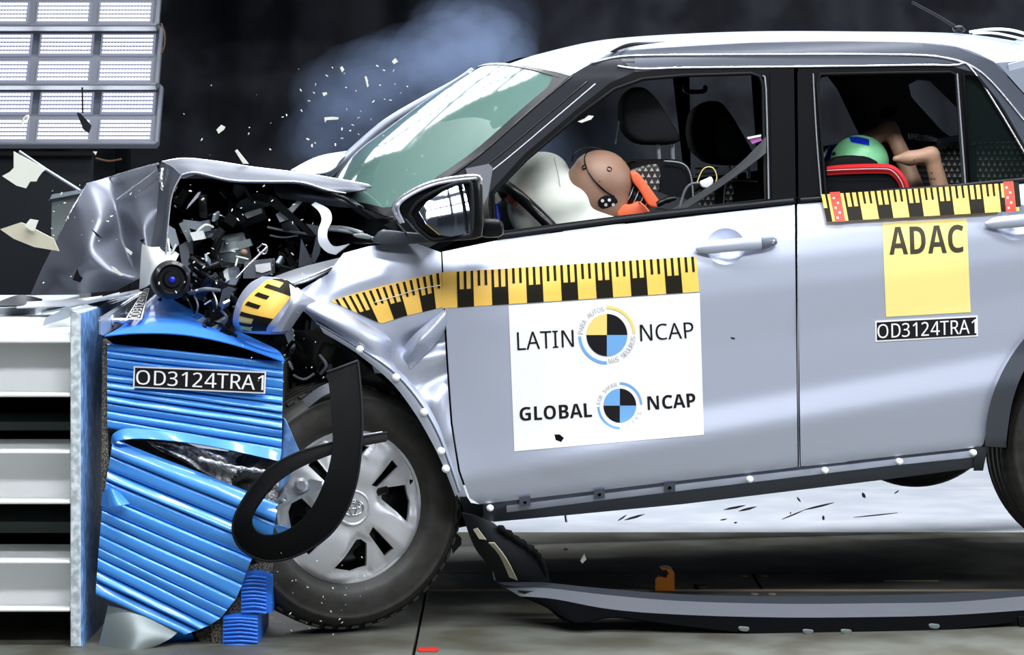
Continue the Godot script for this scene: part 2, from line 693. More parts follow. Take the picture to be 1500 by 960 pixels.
func materials() -> void:
	mat("paint", Color(0.76, 0.79, 0.86), 0.42, 0.5, 0.25)
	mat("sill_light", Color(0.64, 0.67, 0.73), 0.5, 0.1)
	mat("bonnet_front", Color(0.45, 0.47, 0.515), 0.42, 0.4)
	mat("paint_dark", Color(0.42, 0.45, 0.50), 0.4, 0.4, 0.3)
	mat("rail_dark", Color(0.22, 0.24, 0.28), 0.45, 0.1)
	mat("pillar_dark", Color(0.075, 0.085, 0.115), 0.42)
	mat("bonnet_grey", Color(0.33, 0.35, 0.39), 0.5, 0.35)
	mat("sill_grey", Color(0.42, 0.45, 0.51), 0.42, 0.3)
	mat("steel_silver", Color(0.72, 0.74, 0.77), 0.38, 0.5)
	mat("gloss_black", Color(0.032, 0.036, 0.043), 0.32, 0.0, 0.15)
	mat("frame_black", Color(0.042, 0.046, 0.054), 0.5)
	mat("matt_black", Color(0.06, 0.065, 0.07), 0.6)
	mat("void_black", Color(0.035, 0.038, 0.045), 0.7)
	mat("dark_plastic", Color(0.10, 0.11, 0.125), 0.5)
	mat("grey_plastic", Color(0.37, 0.385, 0.41), 0.5)
	mat("trim_grey", Color(0.26, 0.28, 0.31), 0.38, 0.15)
	mat("bright_line", Color(0.9, 0.91, 0.93), 0.25, 0.8)
	mat("white_plastic", Color(0.88, 0.89, 0.88), 0.4)
	mat("sticker_white", Color(0.96, 0.96, 0.96), 0.55)
	mat("print_black", Color(0.12, 0.12, 0.13), 0.6)
	mat("print_grey", Color(0.70, 0.70, 0.72), 0.6)
	mat("print_white", Color(0.96, 0.96, 0.96), 0.55)
	mat("print_blue", Color(0.45, 0.68, 0.90), 0.6)
	mat("print_yellow", Color(0.96, 0.86, 0.50), 0.6)
	mat("tape_yellow", Color(0.98, 0.79, 0.36), 0.5)
	mat("tape_black", Color(0.13, 0.12, 0.09), 0.5)
	mat("tape_red", Color(0.93, 0.22, 0.12), 0.5)
	mat("sign_yellow", Color(0.98, 0.90, 0.55), 0.6)
	mat("sign_ink", Color(0.22, 0.20, 0.12), 0.6)
	mat("rubber", Color(0.17, 0.17, 0.165), 0.55)
	mat("hubcap", Color(0.80, 0.81, 0.83), 0.36, 0.45)
	mat("chrome", Color(0.85, 0.86, 0.88), 0.15, 0.9)
	mat("blue_foil", Color(0.28, 0.62, 0.97), 0.36, 0.1, 0.8)
	mat("blue_sheet", Color(0.20, 0.47, 0.84), 0.55, 0.0, 0.15)
	mat("blue_deep", Color(0.16, 0.48, 0.92), 0.4, 0.1, 0.2)
	mat("white_steel", Color(0.96, 0.97, 0.97), 0.45)
	mat("edge_grey", Color(0.42, 0.43, 0.45), 0.4, 0.3)
	mat("plate_blue", Color(0.52, 0.70, 0.93), 0.4, 0.1)
	mat("plate_edge", Color(0.92, 0.96, 0.98), 0.5)
	mat("galvanised", Color(0.62, 0.66, 0.70), 0.4, 0.5)
	mat("grey_green", Color(0.36, 0.42, 0.40), 0.55)
	mat("honeycomb", Color(0.62, 0.60, 0.54), 0.45, 0.4)
	mat("foil", Color(0.98, 0.98, 0.98), 0.3, 0.5)
	mat("sheet_grey", Color(0.50, 0.54, 0.54), 0.42, 0.4)
	mat("airbag", Color(0.86, 0.88, 0.84), 0.8)
	mat("dummy_skin", Color(0.56, 0.435, 0.36), 0.5)
	mat("child_skin", Color(0.70, 0.55, 0.45), 0.5)
	mat("dummy_orange", Color(0.90, 0.42, 0.26), 0.6)
	mat("cap_green", Color(0.50, 0.80, 0.58), 0.35)
	mat("tape_blue", Color(0.06, 0.16, 0.70), 0.35)
	mat("seat_red", Color(0.75, 0.09, 0.12), 0.6)
	mat("seat_cloth", Color(0.085, 0.09, 0.10), 0.85)
	mat("seat_grey", Color(0.16, 0.17, 0.18), 0.85)
	mat("belt", Color(0.18, 0.19, 0.20), 0.7)
	mat("curtain", Color(0.15, 0.157, 0.17), 0.95)
	mat("wall_dark", Color(0.12, 0.125, 0.13), 0.9)
	mat("wall_mid", Color(0.42, 0.44, 0.47), 0.9)
	mat("ceiling", Color(0.25, 0.26, 0.27), 0.9)
	mat("floor_steel", Color(0.43, 0.44, 0.41), 0.5, 0.2)
	mat("floor_white", Color(0.84, 0.86, 0.89), 0.5)
	mat("floor_rail", Color(0.75, 0.70, 0.62), 0.4, 0.5)
	mat("hook", Color(1.0, 0.60, 0.18), 0.45)
	mat("shard_white", Color(0.82, 0.83, 0.78), 0.5)
	mat("shard_beige", Color(0.72, 0.70, 0.62), 0.5)
	mat("lamp_frame", Color(0.42, 0.44, 0.47), 0.45, 0.3)
	mat("cable_orange", Color(0.30, 0.17, 0.09), 0.6)
	mat("wire_yellow", Color(0.85, 0.80, 0.50), 0.5)
	mat("purple", Color(0.66, 0.36, 0.66), 0.6)
	mat("floor_red", Color(0.75, 0.15, 0.10), 0.6)
	M.paint.metallic_specular = 0.6
	for k in [["frame_black", 0.15], ["pillar_dark", 0.25], ["matt_black", 0.2], ["gloss_black", 0.35], ["void_black", 0.1], ["seat_cloth", 0.15], ["seat_grey", 0.2], ["curtain", 0.1], ["rail_dark", 0.3], ["dark_plastic", 0.3], ["wall_dark", 0.1], ["tape_black", 0.2], ["print_black", 0.2], ["blue_sheet", 0.3]]:
		M[k[0]].metallic_specular = k[1]
	var g := mat("windscreen", Color(0.46, 0.60, 0.56, 0.5), 0.04)
	g.transparency = BaseMaterial3D.TRANSPARENCY_ALPHA
	g.metallic_specular = 0.7
	var q := mat("glass", Color(0.2, 0.3, 0.28, 0.04), 0.03)
	q.transparency = BaseMaterial3D.TRANSPARENCY_ALPHA
	var mi := mat("mirror", Color(0.86, 0.88, 0.92), 0.03, 1.0)
	mi.metallic_specular = 0.9
	var le := mat("lamp_glow", Color(0.95, 0.96, 1.0), 0.5)
	le.emission_enabled = true
	le.emission = Color(0.93, 0.95, 1.0)
	le.emission_energy_multiplier = 1.6
	var lp := mat("lamp_back", Color(0.12, 0.12, 0.14), 0.5)
	lp.emission_enabled = true
	lp.emission = Color(0.72, 0.74, 0.86)
	lp.emission_energy_multiplier = 0.5
	rough_up(M.floor_steel, 0.012, Color(0.80, 0.77, 0.72), Color(1.0, 1.0, 1.0), 0.5, 11, 0.6)
	rough_up(M.floor_white, 0.01, Color(0.93, 0.94, 0.95), Color(1, 1, 1), 0.6, 12)
	rough_up(M.plate_edge, 0.03, Color(0.75, 0.76, 0.76), Color(1, 1, 1), 2.0, 13)
	rough_up(M.plate_blue, 0.02, Color(0.70, 0.75, 0.80), Color(1, 1, 1), 2.0, 14)
	rough_up(M.rubber, 0.02, Color(0.75, 0.77, 0.70), Color(1.25, 1.2, 1.1), 2.0, 15)
	rough_up(M.foil, 0.03, Color(0.55, 0.56, 0.56), Color(1, 1, 1), 4.0, 16, 10.0)
	rough_up(M.honeycomb, 0.05, Color(0.35, 0.34, 0.3), Color(1, 1, 1), 6.0, 17, 8.0)
	rough_up(M.curtain, 0.01, Color(0.7, 0.7, 0.72), Color(1.1, 1.1, 1.12), 0.4, 18)
	# seat cloth with light triangles, as woven into it
	var im := Image.create(64, 64, false, Image.FORMAT_RGB8)
	im.fill(Color(0.12, 0.125, 0.13))
	for y in 64:
		for x in 64:
			var cx := (x + (16 if y >= 32 else 0)) % 32
			var cy := y % 32
			if cy > 5 and cy < 27 and absi(cx - 16) < (cy - 4) / 2:
				im.set_pixel(x, y, Color(0.66, 0.66, 0.62))
	var tx := ImageTexture.create_from_image(im)
	var pt := mat("seat_pattern", Color(1, 1, 1), 0.85)
	pt.albedo_texture = tx
	pt.uv1_triplanar = true
	pt.uv1_world_triplanar = true
	pt.uv1_scale = Vector3.ONE * 28.0

# ---------------------------------------------------------------- the scene
func _ready() -> void:
	rng.seed = 4711
	var th := deg_to_rad(11.0)
	var ph := deg_to_rad(3.4)
	CA = Vector3(cos(th) * cos(ph), sin(ph), -sin(th) * cos(ph))
	var n := Vector3(sin(th), 0, cos(th))
	CN = (n - CA * n.dot(CA)).normalized()
	CU = CN.cross(CA)
	CO = at(515, 745, 0)
	var cam := Camera3D.new()
	cam.name = "camera"
	cam.position = Vector3(0, CY, D)
	cam.near = 0.1
	cam.far = 60.0
	cam.projection = Camera3D.PROJECTION_FRUSTUM
	cam.size = 960.0 / F * cam.near
	cam.frustum_offset = Vector2(0, (HY - 480.0) / F * cam.near)
	add_child(cam)
	cam.current = true
	var we := WorldEnvironment.new()
	we.name = "environment"
	var e := Environment.new()
	e.background_mode = Environment.BG_COLOR
	e.background_color = Color(0.02, 0.022, 0.026)
	e.tonemap_mode = Environment.TONE_MAPPER_LINEAR
	e.tonemap_exposure = 0.95
	e.sdfgi_enabled = true
	e.ssao_enabled = true
	e.ssil_enabled = true
	e.volumetric_fog_enabled = true
	e.volumetric_fog_density = 0.0
	we.environment = e
	add_child(we)
	materials()
	lamps()
	room()
	barrier()
	car_body()
	car_front()
	car_inside()
	loose_parts()
	occupants()
	fragments()
	smoke()

func lamp_mesh(w: float, h: float) -> Array:
	var back := box(Vector3(-w / 2, -h / 2, -0.012), Vector3(w / 2, h / 2, 0.0), 0.003)
	var st := start()
	var n := 5
	for j in n:
		var y := (float(j) + 0.5) / n * h * 0.9 - h * 0.45
		add_box(st, Vector3(-w * 0.46, y - h * 0.035, 0.0), Vector3(w * 0.46, y + h * 0.035, 0.004))
		for k in 16:
			var x := (k + 0.5) / 16.0 * w * 0.92 - w * 0.46
			var r := h * 0.062
			for q in 4:
				var a := TAU * q / 4
				var b := TAU * (q + 1) / 4
				tri(st, Vector3(x + r * cos(a), y + r * sin(a), 0.004), Vector3(x + r * cos(b), y + r * sin(b), 0.004), Vector3(x, y, 0.012), Vector3(0, 0, 1))
	return [back, done(st)]

# one panel of lamps: a frame, cols x rows modules, each a glowing plate with rows of diodes and a light of its own size just before it
func lamp_panel(label: String, group: String, c: Vector3, right: Vector3, up: Vector3, w: float, h: float, cols: int, rows: int, energy: float, per_module: bool) -> void:
	var b := Basis(right.normalized(), up.normalized(), right.cross(up).normalized())
	var o := thing("floodlight", label, "lamp", c, group)
	o.basis = b
	var st := start()
	var f := 0.018
	add_box(st, Vector3(-w / 2, -h / 2, -0.05), Vector3(w / 2, h / 2, -0.025), 0.006)
	for s in [-1.0, 1.0]:
		add_box(st, Vector3(s * w / 2 - f / 2, -h / 2, -0.03), Vector3(s * w / 2 + f / 2, h / 2, 0.008), 0.004)
		add_box(st, Vector3(-w / 2, s * h / 2 - f / 2, -0.03), Vector3(w / 2, s * h / 2 + f / 2, 0.008), 0.004)
	var fr := MeshInstance3D.new()
	fr.name = "frame"
	fr.mesh = done(st)
	fr.material_override = M.lamp_frame
	o.add_child(fr, true)
	var mw := (w - f) / cols
	var mh := (h - f) / rows
	var key := "%.3f %.3f" % [mw, mh]
	if not M.has(key):
		M[key] = lamp_mesh(mw * 0.88, mh * 0.84)
	for j in rows:
		for i in cols:
			var p := Vector3(-w / 2 + f / 2 + mw * (i + 0.5), -h / 2 + f / 2 + mh * (j + 0.5), -0.015)
			var m := MeshInstance3D.new()
			m.name = "lamp_module"
			m.mesh = M[key][0]
			m.material_override = M.lamp_back
			m.position = p
			o.add_child(m, true)
			var l := MeshInstance3D.new()
			l.name = "diode_rows"
			l.mesh = M[key][1]
			l.material_override = M.lamp_glow
			m.add_child(l, true)
			if per_module:
				lamp_light(o, p, mw * 0.84, mh * 0.78, energy / (rows * cols))
	if not per_module:
		lamp_light(o, Vector3(0, 0, 0.01), w * 0.94, h * 0.92, energy)

func lamp_light(o: Node3D, p: Vector3, w: float, h: float, energy: float) -> void:
	var a := AreaLight3D.new()
	a.name = "lamp_light"
	a.area_size = Vector2(w, h)
	a.light_energy = energy
	a.light_color = Color(0.97, 0.98, 1.0)
	a.area_range = 30.0
	a.area_attenuation = 2.0
	a.shadow_enabled = true
	a.position = p + Vector3(0, 0, 0.025)
	a.rotation = Vector3(0, PI, 0)
	o.add_child(a, true)

func lamps() -> void:
	# the tower of panels behind the barrier, tilted upwards row by row
	var tilt := deg_to_rad(30.0)
	for k in 3:
		var py := 168.0 - 86.0 * k
		var c := at(49, py, -4.4)
		lamp_panel("white diode lamp panel, %s" % ["lowest in the tower at the back", "second from below in the tower at the back", "third from below in the tower, cut by the frame's top"][k], "panels of the lamp tower",
			c, Vector3(1, 0, 0), Vector3(0, cos(tilt), -sin(tilt)), 1.13, 0.262 / cos(tilt), 4, 2, 0.6, true)
	# key bank above and behind the camera
	for i in 4:
		var c := Vector3(-1.6 + 1.3 * i, 4.9, 5.2)
		var d := (Vector3(0.2, 0.7, -0.4) - c).normalized()
		var right := d.cross(Vector3.UP).normalized()
		lamp_panel("white diode lamp panel in the row above the camera side", "panels of the row above the camera side", c, -right, right.cross(d) , 1.2, 0.6, 4, 4, 7.5, false)
	# overhead bank
	for i in 4:
		for j in 2:
			lamp_panel("white diode lamp panel hung flat above the car", "panels hung above the car", Vector3(-1.3 + 1.35 * i, 5.0, 1.7 - 3.2 * j), Vector3(1, 0, 0), Vector3(0, 0, 1), 1.2, 0.6, 4, 4, 8.5 + 3.0 * j, false)
	# bank at the rear end of the hall, which the door mirror shows
	for j in 3:
		for i in 3:
			lamp_panel("white diode lamp panel on the end wall behind the car", "panels on the end wall", Vector3(6.2, 2.55 + 0.72 * j, 0.1 + 1.5 * i), Vector3(0, 0, 1), Vector3(0, 1, 0), 1.4, 0.66, 5, 2, 2.5, true)
	# bank hung in front of the curtain, just above what the camera sees; the windscreen shows it
	for j in 3:
		lamp_panel("white diode lamp panel hung high before the curtain", "panels hung high before the curtain", Vector3(-0.93, 2.52 + 0.76 * j, -4.4), Vector3(1, 0, 0), Vector3(0, 1, 0), 1.16, 0.72, 4, 4, 1.6, true)
	for x in [-2.55, -1.8]:
		single("lamp_post", box(Vector3(x - 0.03, 0.0, -4.75), Vector3(x + 0.03, 2.3, -4.69), 0.004), M.matt_black, "black upright post carrying the lamp tower, %s" % ("behind its left half" if x < -2 else "behind its right half"), "post", "posts of the lamp tower")

func room() -> void:
	var x0 := -7.0
	var x1 := 7.0
	var z0 := -5.6
	var z1 := 9.5
	var y1 := 6.0
	var fl := struct("floor", box(Vector3(x0 - 0.2, -0.3, z0 - 0.2), Vector3(x1 + 0.2, -0.02, z1 + 0.2)), M.void_black, "dark floor of the test hall under its steel plates", "floor")
	struct("ceiling", box(Vector3(x0 - 0.2, y1, z0 - 0.2), Vector3(x1 + 0.2, y1 + 0.2, z1 + 0.2)), M.ceiling, "grey ceiling of the test hall above the lamps", "ceiling")
	struct("wall_back", box(Vector3(x0 - 0.2, -0.02, z0 - 0.2), Vector3(x1 + 0.2, y1, z0)), M.wall_dark, "dark back wall of the hall behind the curtain", "wall")
	struct("wall_front", box(Vector3(x0 - 0.2, -0.02, z1), Vector3(x1 + 0.2, y1, z1 + 0.2)), M.wall_mid, "grey wall of the hall behind the camera", "wall")
	struct("wall_left", box(Vector3(x0 - 0.2, -0.02, z0), Vector3(x0, y1, z1)), M.wall_dark, "dark end wall of the hall behind the barrier", "wall")
	struct("wall_right", box(Vector3(x1, -0.02, z0), Vector3(x1 + 0.2, y1, z1)), M.wall_mid, "grey end wall of the hall behind the car", "wall")
	# steel floor plates with open joints
	var g := 0.004
	for r in [[1.4, 9.5, M.floor_steel, [-7.0, -2.4, 0.6, 7.0]], [-0.77, 1.4, M.floor_steel, [-7.0, -2.1, -0.263, 2.6, 7.0]], [-1.12, -0.785, M.floor_steel, [-7.0, -1.9, 0.77, 3.9, 7.0]], [-2.05, -1.12, M.floor_steel, [-7.0, -1.0, 2.4, 7.0]],
		[-2.31, -2.05, M.floor_white, [-7.0, -1.2, 7.0]], [-3.32, -2.31, M.floor_white, [-7.0, 0.2, 7.0]], [-5.6, -3.32, M.floor_white, [-7.0, 2.2, 7.0]]]:
		for i in r[3].size() - 1:
			part("floor_plate", box(Vector3(r[3][i] + g, -0.02, r[0] + g), Vector3(r[3][i + 1] - g, 0.0, r[1] - g), 0.002), r[2], fl)
	part("floor_rail", box(Vector3(-7, -0.02, -0.787), Vector3(7, 0.004, -0.768), 0.002), M.floor_rail, fl)
	part("floor_strip", box(Vector3(1.17, 0.0, -0.965), Vector3(1.34, 0.0025, -0.955)), M.floor_rail, fl, "short pale strip")
	part("floor_mark", panel([612, 950, 640, 950, 643, 953, 640, 956, 614, 956, 611, 953], floor_at(0.0025), 0.002, 0.0), M.floor_red, fl, "small red floor mark")
	for b in [[1090, 845], [1120, 845], [1105, 871], [1131, 871]]:
		var d: float = F * CY / (b[1] - HY)
		part("floor_bolt", lathe(Vector3((b[0] - HX) / F * d, 0.0, D - d), Vector3.UP, [0.012, 0.0, 0.012, 0.003, 0.0, 0.004], 12), M.floor_rail, fl)
	# the dark curtain in front of the back wall
	var st := start()
	var grid := []
	for j in 2:
		var row := []
		for i in 341:
			var x := -6.8 + 0.04 * i
			row.append(Vector3(x, 0.05 + 5.6 * j, -5.25 + 0.05 * sin(x * 9.0 + 1.3 * sin(x * 2.1)) + 0.02 * sin(x * 23.0)))
		grid.append(row)
	add_sheet(st, grid, 0.004)
	single("curtain", done(st), M.curtain, "charcoal curtain hanging in folds across the back of the hall", "curtain")
	# scuffs and flakes on the white plates
	var scuffs := [[1060, 748, 1092, 741, 3], [1082, 750, 1108, 743, 3], [1145, 762, 1178, 748, 1.5], [1178, 748, 1222, 737, 2.5], [1250, 759, 1315, 752, 1.2], [1262, 723, 1268, 730, 5], [1167, 729, 1173, 736, 2.5], [1205, 756, 1207, 763, 4], [1310, 724, 1317, 719, 1.5], [905, 764, 918, 755, 2], [915, 763, 944, 754, 3], [825, 806, 832, 805, 3], [1055, 763, 1065, 761, 1.5], [1075, 767, 1080, 766, 2], [1157, 752, 1159, 753, 3]]
	for s in scuffs:
		var a := Vector2(s[0], s[1])
		var b := Vector2(s[2], s[3])
		var d: Vector2 = (b - a).normalized().orthogonal() * s[4] * 0.5
		var q := [a + d * 0.3, a.lerp(b, 0.3) + d, a.lerp(b, 0.7) + d * 0.8, b, a.lerp(b, 0.6) - d, a.lerp(b, 0.25) - d * 0.6]
		var fl2 := []
		for p in q:
			fl2.append_array([p.x, p.y])
		part("scuff", panel(fl2, floor_at(0.002), 0.0015, 0.0), M.print_black, fl)
	# grey switch box and dark board at the back left
	var bx := thing("cabinet", "pale grey cabinet behind the crumpled bonnet at the left", "cabinet", at(95, 420, -2.6))
	var st2 := start()
	corner_box(st2, [at(76, 290, -2.5), at(128, 279, -2.5), at(132, 755, -2.5), at(68, 755, -2.5)], [at(80, 284, -2.9), at(132, 278, -2.9), at(136, 734, -2.9), at(70, 734, -2.9)])
	part("body", done(st2), M.sheet_grey, bx)
	part("lid", slab([73, 292, 76, 285, 128, 276, 131, 281], -2.47, 0.45), M.galvanised, bx)
	var bd := thing("board", "dark upright board standing under the lamp tower", "board", at(60, 430, -3.4))
	part("panel", slab([-120, 228, 134, 228, 134, 711, -120, 711], -3.4, 0.05), M.dark_plastic, bd)
	part("rail", slab([-120, 222, 136, 222, 136, 228, -120, 228], -3.36, 0.08), M.matt_black, bd)
	single("guy_wire", tube([at(28, 222, -2.4), at(70, 250, -2.4), at(117, 279, -2.4)], 0.006, 6, 1), M.galvanised, "thin steel wire slanting down to the grey cabinet", "wire")
	single("orange_cable", tube(pts([236, 34, -4.3, 241, 48, -4.3, 241, 66, -4.3, 236, 80, -4.3]), 0.004, 6), M.cable_orange, "brownish orange cable looped beside the lamp tower", "cable")
	single("orange_cable", tube(pts([140, 232, -4.2, 160, 236, -4.2, 178, 233, -4.2]), 0.005, 6), M.cable_orange, "brownish orange cable sagging under the lamp tower", "cable")

func barrier() -> void:
	var zf := 0.15
	var yy := func(py: float) -> float: return at(0, py, zf).y
	var xx := func(px: float) -> float: return at(px, 0, zf).x
	var o := thing("crash_barrier", "white steel crash barrier with stacked beams and an upright end plate", "barrier", Vector3(-1.6, 0, -0.4))
	var xl := -3.2
	var xr: float = xx.call(103)
	part("end_plate", box(Vector3(xr, 0.0, -1.05), Vector3(xx.call(118), yy.call(457), zf), 0.002), M.plate_edge, o, "scuffed white end plate")
	part("face_sheet", box(Vector3(xx.call(118), 0.0, -1.05), Vector3(xx.call(118) + 0.006, yy.call(459), zf - 0.004)), M.plate_blue, o, "blue grey face sheet")
	for b in [[497.0, 503.0, 577.0, 582.0, 0.05], [661.0, 666.0, 734.0, 739.0, 0.05], [822.0, 827.0, 892.0, 897.0, 0.05]]:
		var st := start()
		add_box(st, Vector3(xl, yy.call(b[1]), -0.16), Vector3(xr, yy.call(b[0]), zf), 0.003)
		add_box(st, Vector3(xl, yy.call(b[3]), -0.16), Vector3(xr, yy.call(b[2]), zf), 0.003)
		add_box(st, Vector3(xl, yy.call(b[2]), 0.0), Vector3(xr, yy.call(b[1]), b[4]))
		part("beam", done(st), M.white_steel, o)
	for b in [[637.0, 650.0], [791.0, 808.0]]:
		part("rear_beam", box(Vector3(xl, yy.call(b[1]), -0.5), Vector3(xr, yy.call(b[0]) , -0.2)), M.grey_green, o)
	for b in [[585.0, 632.0], [742.0, 788.0]]:
		for k in 3:
			var h := lerpf(b[0], b[1], k / 3.0)
			part("inner_rib", box(Vector3(xl, yy.call(h + 9), -0.62 + 0.05 * k), Vector3(xr, yy.call(h), -0.56 + 0.05 * k), 0.004), M.void_black, o)
	part("back_plate", box(Vector3(xl, 0.0, -0.8), Vector3(xr, yy.call(500), -0.7)), M.void_black, o)
	# the deck on top
	part("deck", box(Vector3(xl, yy.call(503), -1.0), Vector3(xr, yy.call(487), zf - 0.02), 0.003), M.white_steel, o)
	part("deck_rail", box(Vector3(xl, yy.call(489), -1.0), Vector3(xr - 0.0, yy.call(473), -0.1), 0.003), M.white_steel, o)
	part("deck_rail", box(Vector3(xl, yy.call(475), -1.0), Vector3(xr - 0.17, yy.call(462), -0.25), 0.003), M.galvanised, o)
	part("deck_slot", box(Vector3(xl, yy.call(462), -0.33), Vector3(xr - 0.28, yy.call(460.5), -0.31)), M.void_black, o)
	part("deck_slot", box(Vector3(xl, yy.call(462), -0.50), Vector3(xr - 0.12, yy.call(460.5), -0.47)), M.void_black, o)
	part("angle_iron", slab([62, 478, 66, 466, 100, 450, 104, 455, 100, 466], -0.05, 0.03), M.galvanised, o)
	part("top_strap", sheet(rows3([104, 456, 0.15, 150, 436, -0.4, 203, 424, -1.0, 118, 459, 0.15, 158, 440, -0.4, 209, 430, -1.0], 3), 3, 2, 0.006), M.galvanised, o)
	part("leg", box(Vector3(xx.call(30), 0.0, -0.45), Vector3(xx.call(62), yy.call(897), -0.35)), M.dark_plastic, o)
	part("leg", box(Vector3(xx.call(68), 0.0, -0.40), Vector3(xx.call(76), yy.call(897), -0.35)), M.grey_plastic, o)
	# loose strips lying on the deck
	var strips := [[0, 441, 30, 430, 62, 438, 40, 447, "crumpled dark strip on the barrier deck, nearest the frame edge"], [24, 443, 110, 436, 150, 433, 120, 446, "long pale strip lying across the barrier deck"], [60, 452, 120, 440, 175, 428, 185, 431, "pale bent strip below the bonnet on the barrier deck"]]
	for i in 3:
		var s: Array = strips[i]
		single("metal_strip", sheet([[at(s[0], s[1], -0.2), at(s[2], s[3] + 2, -0.3), at(s[4], s[5], -0.5)], [at(s[0], s[1] + 7, -0.1), at(s[6], s[7], -0.15), at(s[4], s[5] + 6, -0.4)]], 5, 3, 0.004), [M.dark_plastic, M.steel_silver, M.galvanised][i], s[8], "strip")
	# flange with bolts that holds the honeycomb
	var X: float = xx.call(150)
	var fp := plane3(Vector3(X, 0, 0), Vector3(X, 1, 0), Vector3(X, 0, 1))
	part("flange", panel([147, 470, 205, 433, 213, 440, 205, 460, 152, 492, 147, 490], fp, 0.004, 0.0), M.galvanised, o)
	part("flange_lip", tube([at(146, 469, 0.12), at(206, 431, -0.62)], 0.006, 6, 1), M.bright_line, o)
	for b in [[160, 470, -0.02], [181, 461, -0.28], [198, 451, -0.5]]:
		var bc := at(b[0], b[1], b[2])
		bc.x = X
		part("bolt", lathe(bc, Vector3.RIGHT, [0.017, 0.0, 0.017, 0.004, 0.008, 0.006, 0.008, 0.05, 0.0, 0.05], 12), M.bright_line, o)
	# the blue honeycomb block
	var hb := thing("honeycomb_block", "bright blue crushed honeycomb block bolted to the white barrier", "block", at(280, 950, -0.3))
	var zb := 0.09
	var lft := [Vector2(157, 503), Vector2(157, 628)]
	var rgt := [Vector2(415, 530), Vector2(412, 672)]
	var fr := [0.0, 0.09, 0.17, 0.28, 0.36, 0.44, 0.53, 0.60, 0.70, 0.79, 0.89, 1.0]
	part("upper_core", slab([154, 508, 413, 533, 411, 672, 160, 630], zb - 0.025, 0.7), M.honeycomb, hb)
	for i in fr.size() - 1:
		pleat(hb, lft[0].lerp(lft[1], fr[i]), rgt[0].lerp(rgt[1], fr[i]), lft[0].lerp(lft[1], fr[i + 1]), rgt[0].lerp(rgt[1], fr[i + 1]), zb, 0.017)
	part("cell_edge", slab([150, 497, 161, 505, 158, 560, 158, 640, 160, 690, 151, 735, 148, 735], 0.08, 0.3), M.honeycomb, hb, "grey cut honeycomb edge")
	# its lid, pulled up into a peak
	part("top_gap", slab([155, 493, 230, 489, 330, 500, 410, 527, 300, 520, 160, 506], 0.03, 0.5), M.void_black, hb)
	var grid := rows3([153, 492, 0.14, 200, 488, 0.15, 270, 490, 0.15, 345, 505, 0.14, 417, 530, 0.12,
		178, 478, -0.05, 215, 468, -0.05, 270, 474, -0.02, 340, 495, 0.02, 415, 523, 0.09, 207, 450, -0.3, 228, 448, -0.3, 270, 458, -0.25, 330, 483, -0.1, 410, 516, 0.05, 226, 432, -0.5, 238, 428, -0.5, 262, 444, -0.45, 325, 474, -0.2, 402, 510, 0.02], 5)
	part("lid_sheet", sheet(grid, 6, 6, 0.003), M.blue_sheet, hb, "blue lid sheet pulled up into a peak")
	var lp := plane3(at(183, 483, 0.02), at(215, 441, -0.42), at(208, 483, 0.02))
	var lq := v4([184, 484, 211, 440, 219, 438, 208, 484])
	label_on(hb, lp, lq, "OD3124TRA1", 0.03, "small black label with white letters on the lid")
	# the lower half, torn and turned down
	var le := [Vector2(166, 643), Vector2(158, 690), Vector2(150, 740), Vector2(145, 800), Vector2(140, 872)]
	var re := [Vector2(408, 738), Vector2(398, 790), Vector2(366, 822), Vector2(350, 872), Vector2(318, 912), Vector2(270, 931)]
	part("lower_core", slab([170, 655, 400, 745, 392, 788, 362, 820, 345, 868, 315, 908, 270, 926, 146, 868], 0.085, 0.55), M.honeycomb, hb)
	var fl := [0.0, 0.11, 0.2, 0.27, 0.37, 0.46, 0.53, 0.62, 0.70, 0.76, 0.84, 0.91, 1.0]
	for i in fl.size() - 1:
		pleat(hb, along(le, fl[i]), along(re, fl[i]), along(le, fl[i + 1]), along(re, fl[i + 1]), 0.12, 0.014)
	part("folded_lip", sheet(rows3([162, 650, 0.1, 168, 634, 0.13, 200, 628, 0.13, 300, 641, 0.12, 412, 661, 0.11, 166, 652, 0.12, 175, 645, 0.15, 215, 643, 0.14, 300, 652, 0.14, 410, 676, 0.12], 5), 6, 4, 0.004), M.blue_foil, hb)
	# the torn foil between both halves
	var fg := []
	for j in 6:
		var row := []
		for i in 13:
			var u := i / 12.0
			var v := j / 5.0
			var p := Vector2(215, 646).lerp(Vector2(412, 672), u).lerp(Vector2(225, 655).lerp(Vector2(405, 745), u), v)
			row.append(at(p.x, p.y, 0.06 + rng.randf_range(-0.035, 0.035)))
		fg.append(row)
	part("torn_foil", sheet(fg, 2, 2, 0.001), M.foil, hb, "shiny torn foil")
	part("torn_edge", tube(pts([290, 672, 0.13, 315, 678, 0.13, 345, 685, 0.13, 380, 690, 0.13, 402, 694, 0.12]), [0.004, 0.009, 0.005, 0.008, 0.004, 0.009, 0.004, 0.007, 0.004, 0.008, 0.004, 0.009, 0.005, 0.007, 0.004, 0.008, 0.004], 6, 4), M.foil, hb)
